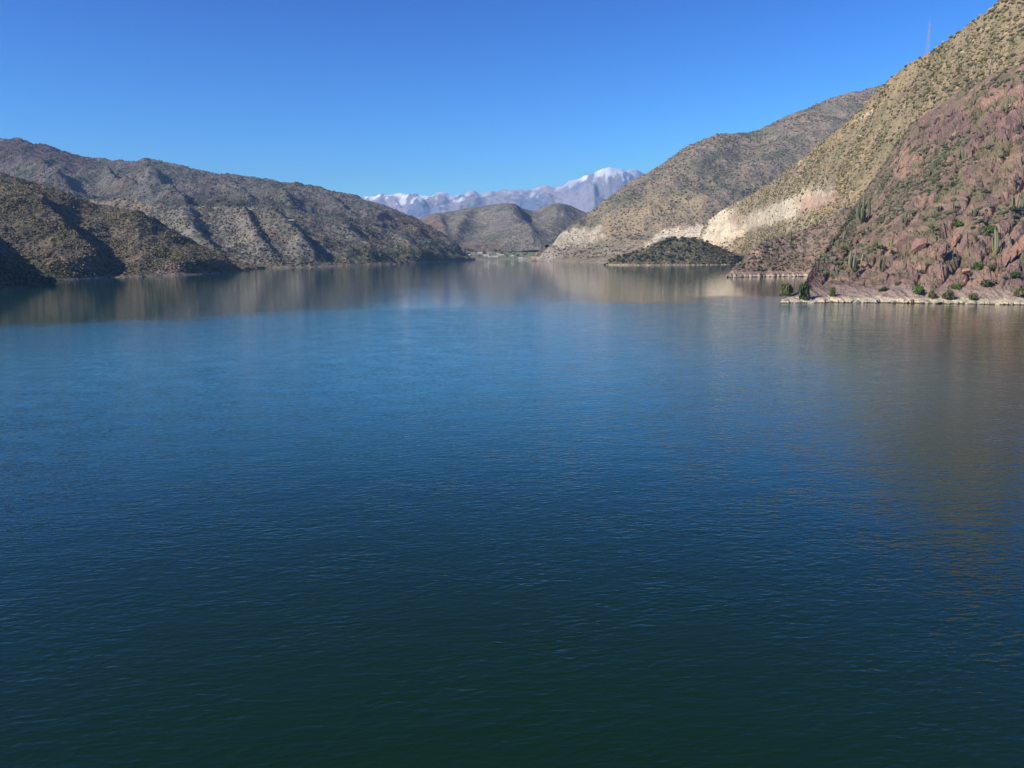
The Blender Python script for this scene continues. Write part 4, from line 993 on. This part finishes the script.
for i, (x, y, w, wc, rc) in enumerate(hs):
    rn = 'red-brown' if rc == RD else ('grey' if rc == GR else ('tan' if rc[1] == .5 else 'white'))
    spot = 'at the left end of the far village' if x < 476 else ('in the middle of the far village' if x < 495 else ('at the right side of the far village' if x < 515 else 'on the far shore right of the village'))
    size = 'long' if w > 15 else ('wide' if w > 12 else 'small')
    wn = 'white-walled' if wc == WH else ('grey-walled' if wc == GR else 'tan-walled')
    house(x, y, w * .8, w * .5, 2.9, wc, rc, f'{size} {wn} house with a {rn} roof {spot}')
house(291, 222.5, 9, 6, 3, (0.34, 0.32, 0.29), (0.42, 0.41, 0.38), 'lone pale building on a terrace of the far left foothills', SHEETS['E2'], 'lone buildings')

# road cut tunnel mouth / dark hut on the road
p = at(547, 246.5, 1828)
root = empty('tunnel', tuple(p), label='dark opening at the pale road cut beyond the lake', category='tunnel')
ang = np.linspace(0, math.pi, 13)
ring = np.stack([4.6 * np.cos(ang), 0 * ang, 4.2 * np.sin(ang)], 1); ro = np.stack([6.0 * np.cos(ang), 0 * ang, 5.6 * np.sin(ang)], 1)
V = np.concatenate([ring + (0, -4, 0), ro + (0, -4, 0), ring + (0, 9, 0), ro + (0, 9, 0)]); n_ = 13
Fs = []
for j in range(n_ - 1):
    Fs += [[j, j + 1, n_ + j + 1, n_ + j], [2 * n_ + j, 2 * n_ + j + 1, j + 1, j], [n_ + j, n_ + j + 1, 3 * n_ + j + 1, 3 * n_ + j], [2 * n_ + j, 3 * n_ + j, 3 * n_ + j + 1, 2 * n_ + j + 1]]
link('portal', mesh_np('portal', V, np.array(Fs), True, np.tile((0.16, 0.13, 0.11), (len(V), 1))), M_plain, root)
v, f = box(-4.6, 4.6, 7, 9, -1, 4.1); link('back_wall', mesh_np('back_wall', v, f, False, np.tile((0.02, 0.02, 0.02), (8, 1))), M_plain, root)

# lattice mast on the crest
pb = hit(A3, 928.5, 53.5); Hm = 27.0
root = empty('lattice_mast', tuple(pb + np.array([0, 2, -1])), label='thin red and white lattice mast on the crest at the top right', category='mast')
def bar(a, b, r_=.07):
    a, b = np.array(a, float), np.array(b, float); d = b - a; d /= np.linalg.norm(d)
    u = np.cross(d, (0.3, 0.5, 0.81)); u /= np.linalg.norm(u); w = np.cross(d, u)
    ps = [u, w, -u, -w]; V = np.array([a + q * r_ for q in ps] + [b + q * r_ for q in ps])
    return V, np.array([[0, 1, 5, 4], [1, 2, 6, 5], [2, 3, 7, 6], [3, 0, 4, 7]])
secs = 9; bars = [[], []]
for i in range(secs):
    z0, z1 = Hm * i / secs, Hm * (i + 1) / secs; w0, w1 = 1.1 * (1 - .7 * i / secs), 1.3 * (1 - .7 * (i + 1) / secs)
    c = [(-1, -1), (1, -1), (1, 1), (-1, 1)]
    for q in range(4):
        (ax, ay), (bx, by) = c[q], c[(q + 1) % 4]
        bars[i % 2] += [bar((ax * w0, ay * w0, z0), (ax * w1, ay * w1, z1), .06), bar((ax * w0, ay * w0, z0), (bx * w1, by * w1, z1), .05), bar((ax * w1, ay * w1, z1), (bx * w1, by * w1, z1), .05)]
for nm, bs, cc in (('red_section', bars[0], (0.5, 0.34, 0.32)), ('white_section', bars[1], (0.55, 0.5, 0.5))):
    V, Fq = joinb(bs); link(nm, mesh_np(nm, V, Fq, False, np.tile(cc, (len(V), 1))), M_plain, root)
V, Fq = joinb([bar((-2.2, 0, Hm * .82), (2.2, 0, Hm * .82), .08), bar((-1.8, 0, Hm * .95), (1.8, 0, Hm * .95), .08), bar((0, 0, Hm), (0, 0, Hm + 3), .06)])
link('antenna', mesh_np('antenna', V, Fq, False, np.tile((0.5, 0.5, 0.5), (len(V), 1))), M_plain, root)

# ------------------------------------------------------------------ haze
v, f = box(-9000, 9000, -2000, 16000, -14, 1500)
m, nt = nodes("haze")
pv = N(nt, 'ShaderNodeVolumePrincipled', {'Color': (0.38, 0.65, 1.0, 1), 'Density': 6e-5, 'Anisotropy': 0.0})
N(nt, 'ShaderNodeOutputMaterial', {'Volume': pv.outputs[0]})
link('haze', mesh_np('haze', v, f, False), m, kind='stuff', label='thin blue haze over the valley')

# ------------------------------------------------------------------ light
SUN_EL, SUN_AZ = R(35), R(-118)      # azimuth clockwise from +Y (view direction): to the left and a little behind
sd = Vector((math.sin(SUN_AZ) * math.cos(SUN_EL), math.cos(SUN_AZ) * math.cos(SUN_EL), math.sin(SUN_EL)))
sl = bpy.data.lights.new('sun', 'SUN'); sl.energy = 4.2; sl.angle = R(0.53); sl.color = (1.0, 0.93, 0.83)
so = bpy.data.objects.new('sun', sl); COL.objects.link(so)
so.rotation_euler = (-sd).to_track_quat('-Z', 'Y').to_euler()
so.location = sd * 500
w = bpy.data.worlds.new("World"); scene.world = w; w.use_nodes = True
nt = w.node_tree; nt.nodes.clear()
sky = nt.nodes.new('ShaderNodeTexSky'); sky.sky_type = 'NISHITA'; sky.sun_disc = False
sky.sun_elevation = SUN_EL; sky.sun_rotation = SUN_AZ % (2 * math.pi)
sky.altitude = 500; sky.air_density = 1.0; sky.dust_density = 0.0; sky.ozone_density = 6.0
# a very clear, dry winter sky: deeper and bluer overhead than the standard atmosphere
EXPO = 0.5
sep = N(nt, 'ShaderNodeSeparateColor', {0: sky.outputs[0]})
ch = []
for i, (c, g) in enumerate(((5.4, 2.6), (3.55, 2.08), (2.62, 1.65))):
    v_ = math_(nt, 'POWER', math_(nt, 'MULTIPLY', sep.outputs[i], 0.1), g)
    ch.append(math_(nt, 'MINIMUM', math_(nt, 'MULTIPLY', v_, c / 2 ** EXPO / 0.1), (3.2, 6.2, 9.6)[i]))
cc = N(nt, 'ShaderNodeCombineColor', {0: ch[0], 1: ch[1], 2: ch[2]})
bg = nt.nodes.new('ShaderNodeBackground'); bg.inputs[1].default_value = 0.1
nt.links.new(cc.outputs[0], bg.inputs[0])
wo = nt.nodes.new('ShaderNodeOutputWorld'); nt.links.new(bg.outputs[0], wo.inputs[0])

scene.view_settings.view_transform = 'Standard'
scene.view_settings.look = 'None'
scene.view_settings.exposure = EXPO
scene.view_settings.gamma = 1.0
scene.view_settings.use_curve_mapping = False
scene.render.engine = 'CYCLES'
cy = scene.cycles
cy.use_denoising = True
cy.max_bounces = 5; cy.diffuse_bounces = 2; cy.glossy_bounces = 3; cy.volume_bounces = 0; cy.transparent_max_bounces = 4
cy.use_adaptive_sampling = True; cy.adaptive_threshold = 0.01
cy.caustics_reflective = False; cy.caustics_refractive = False
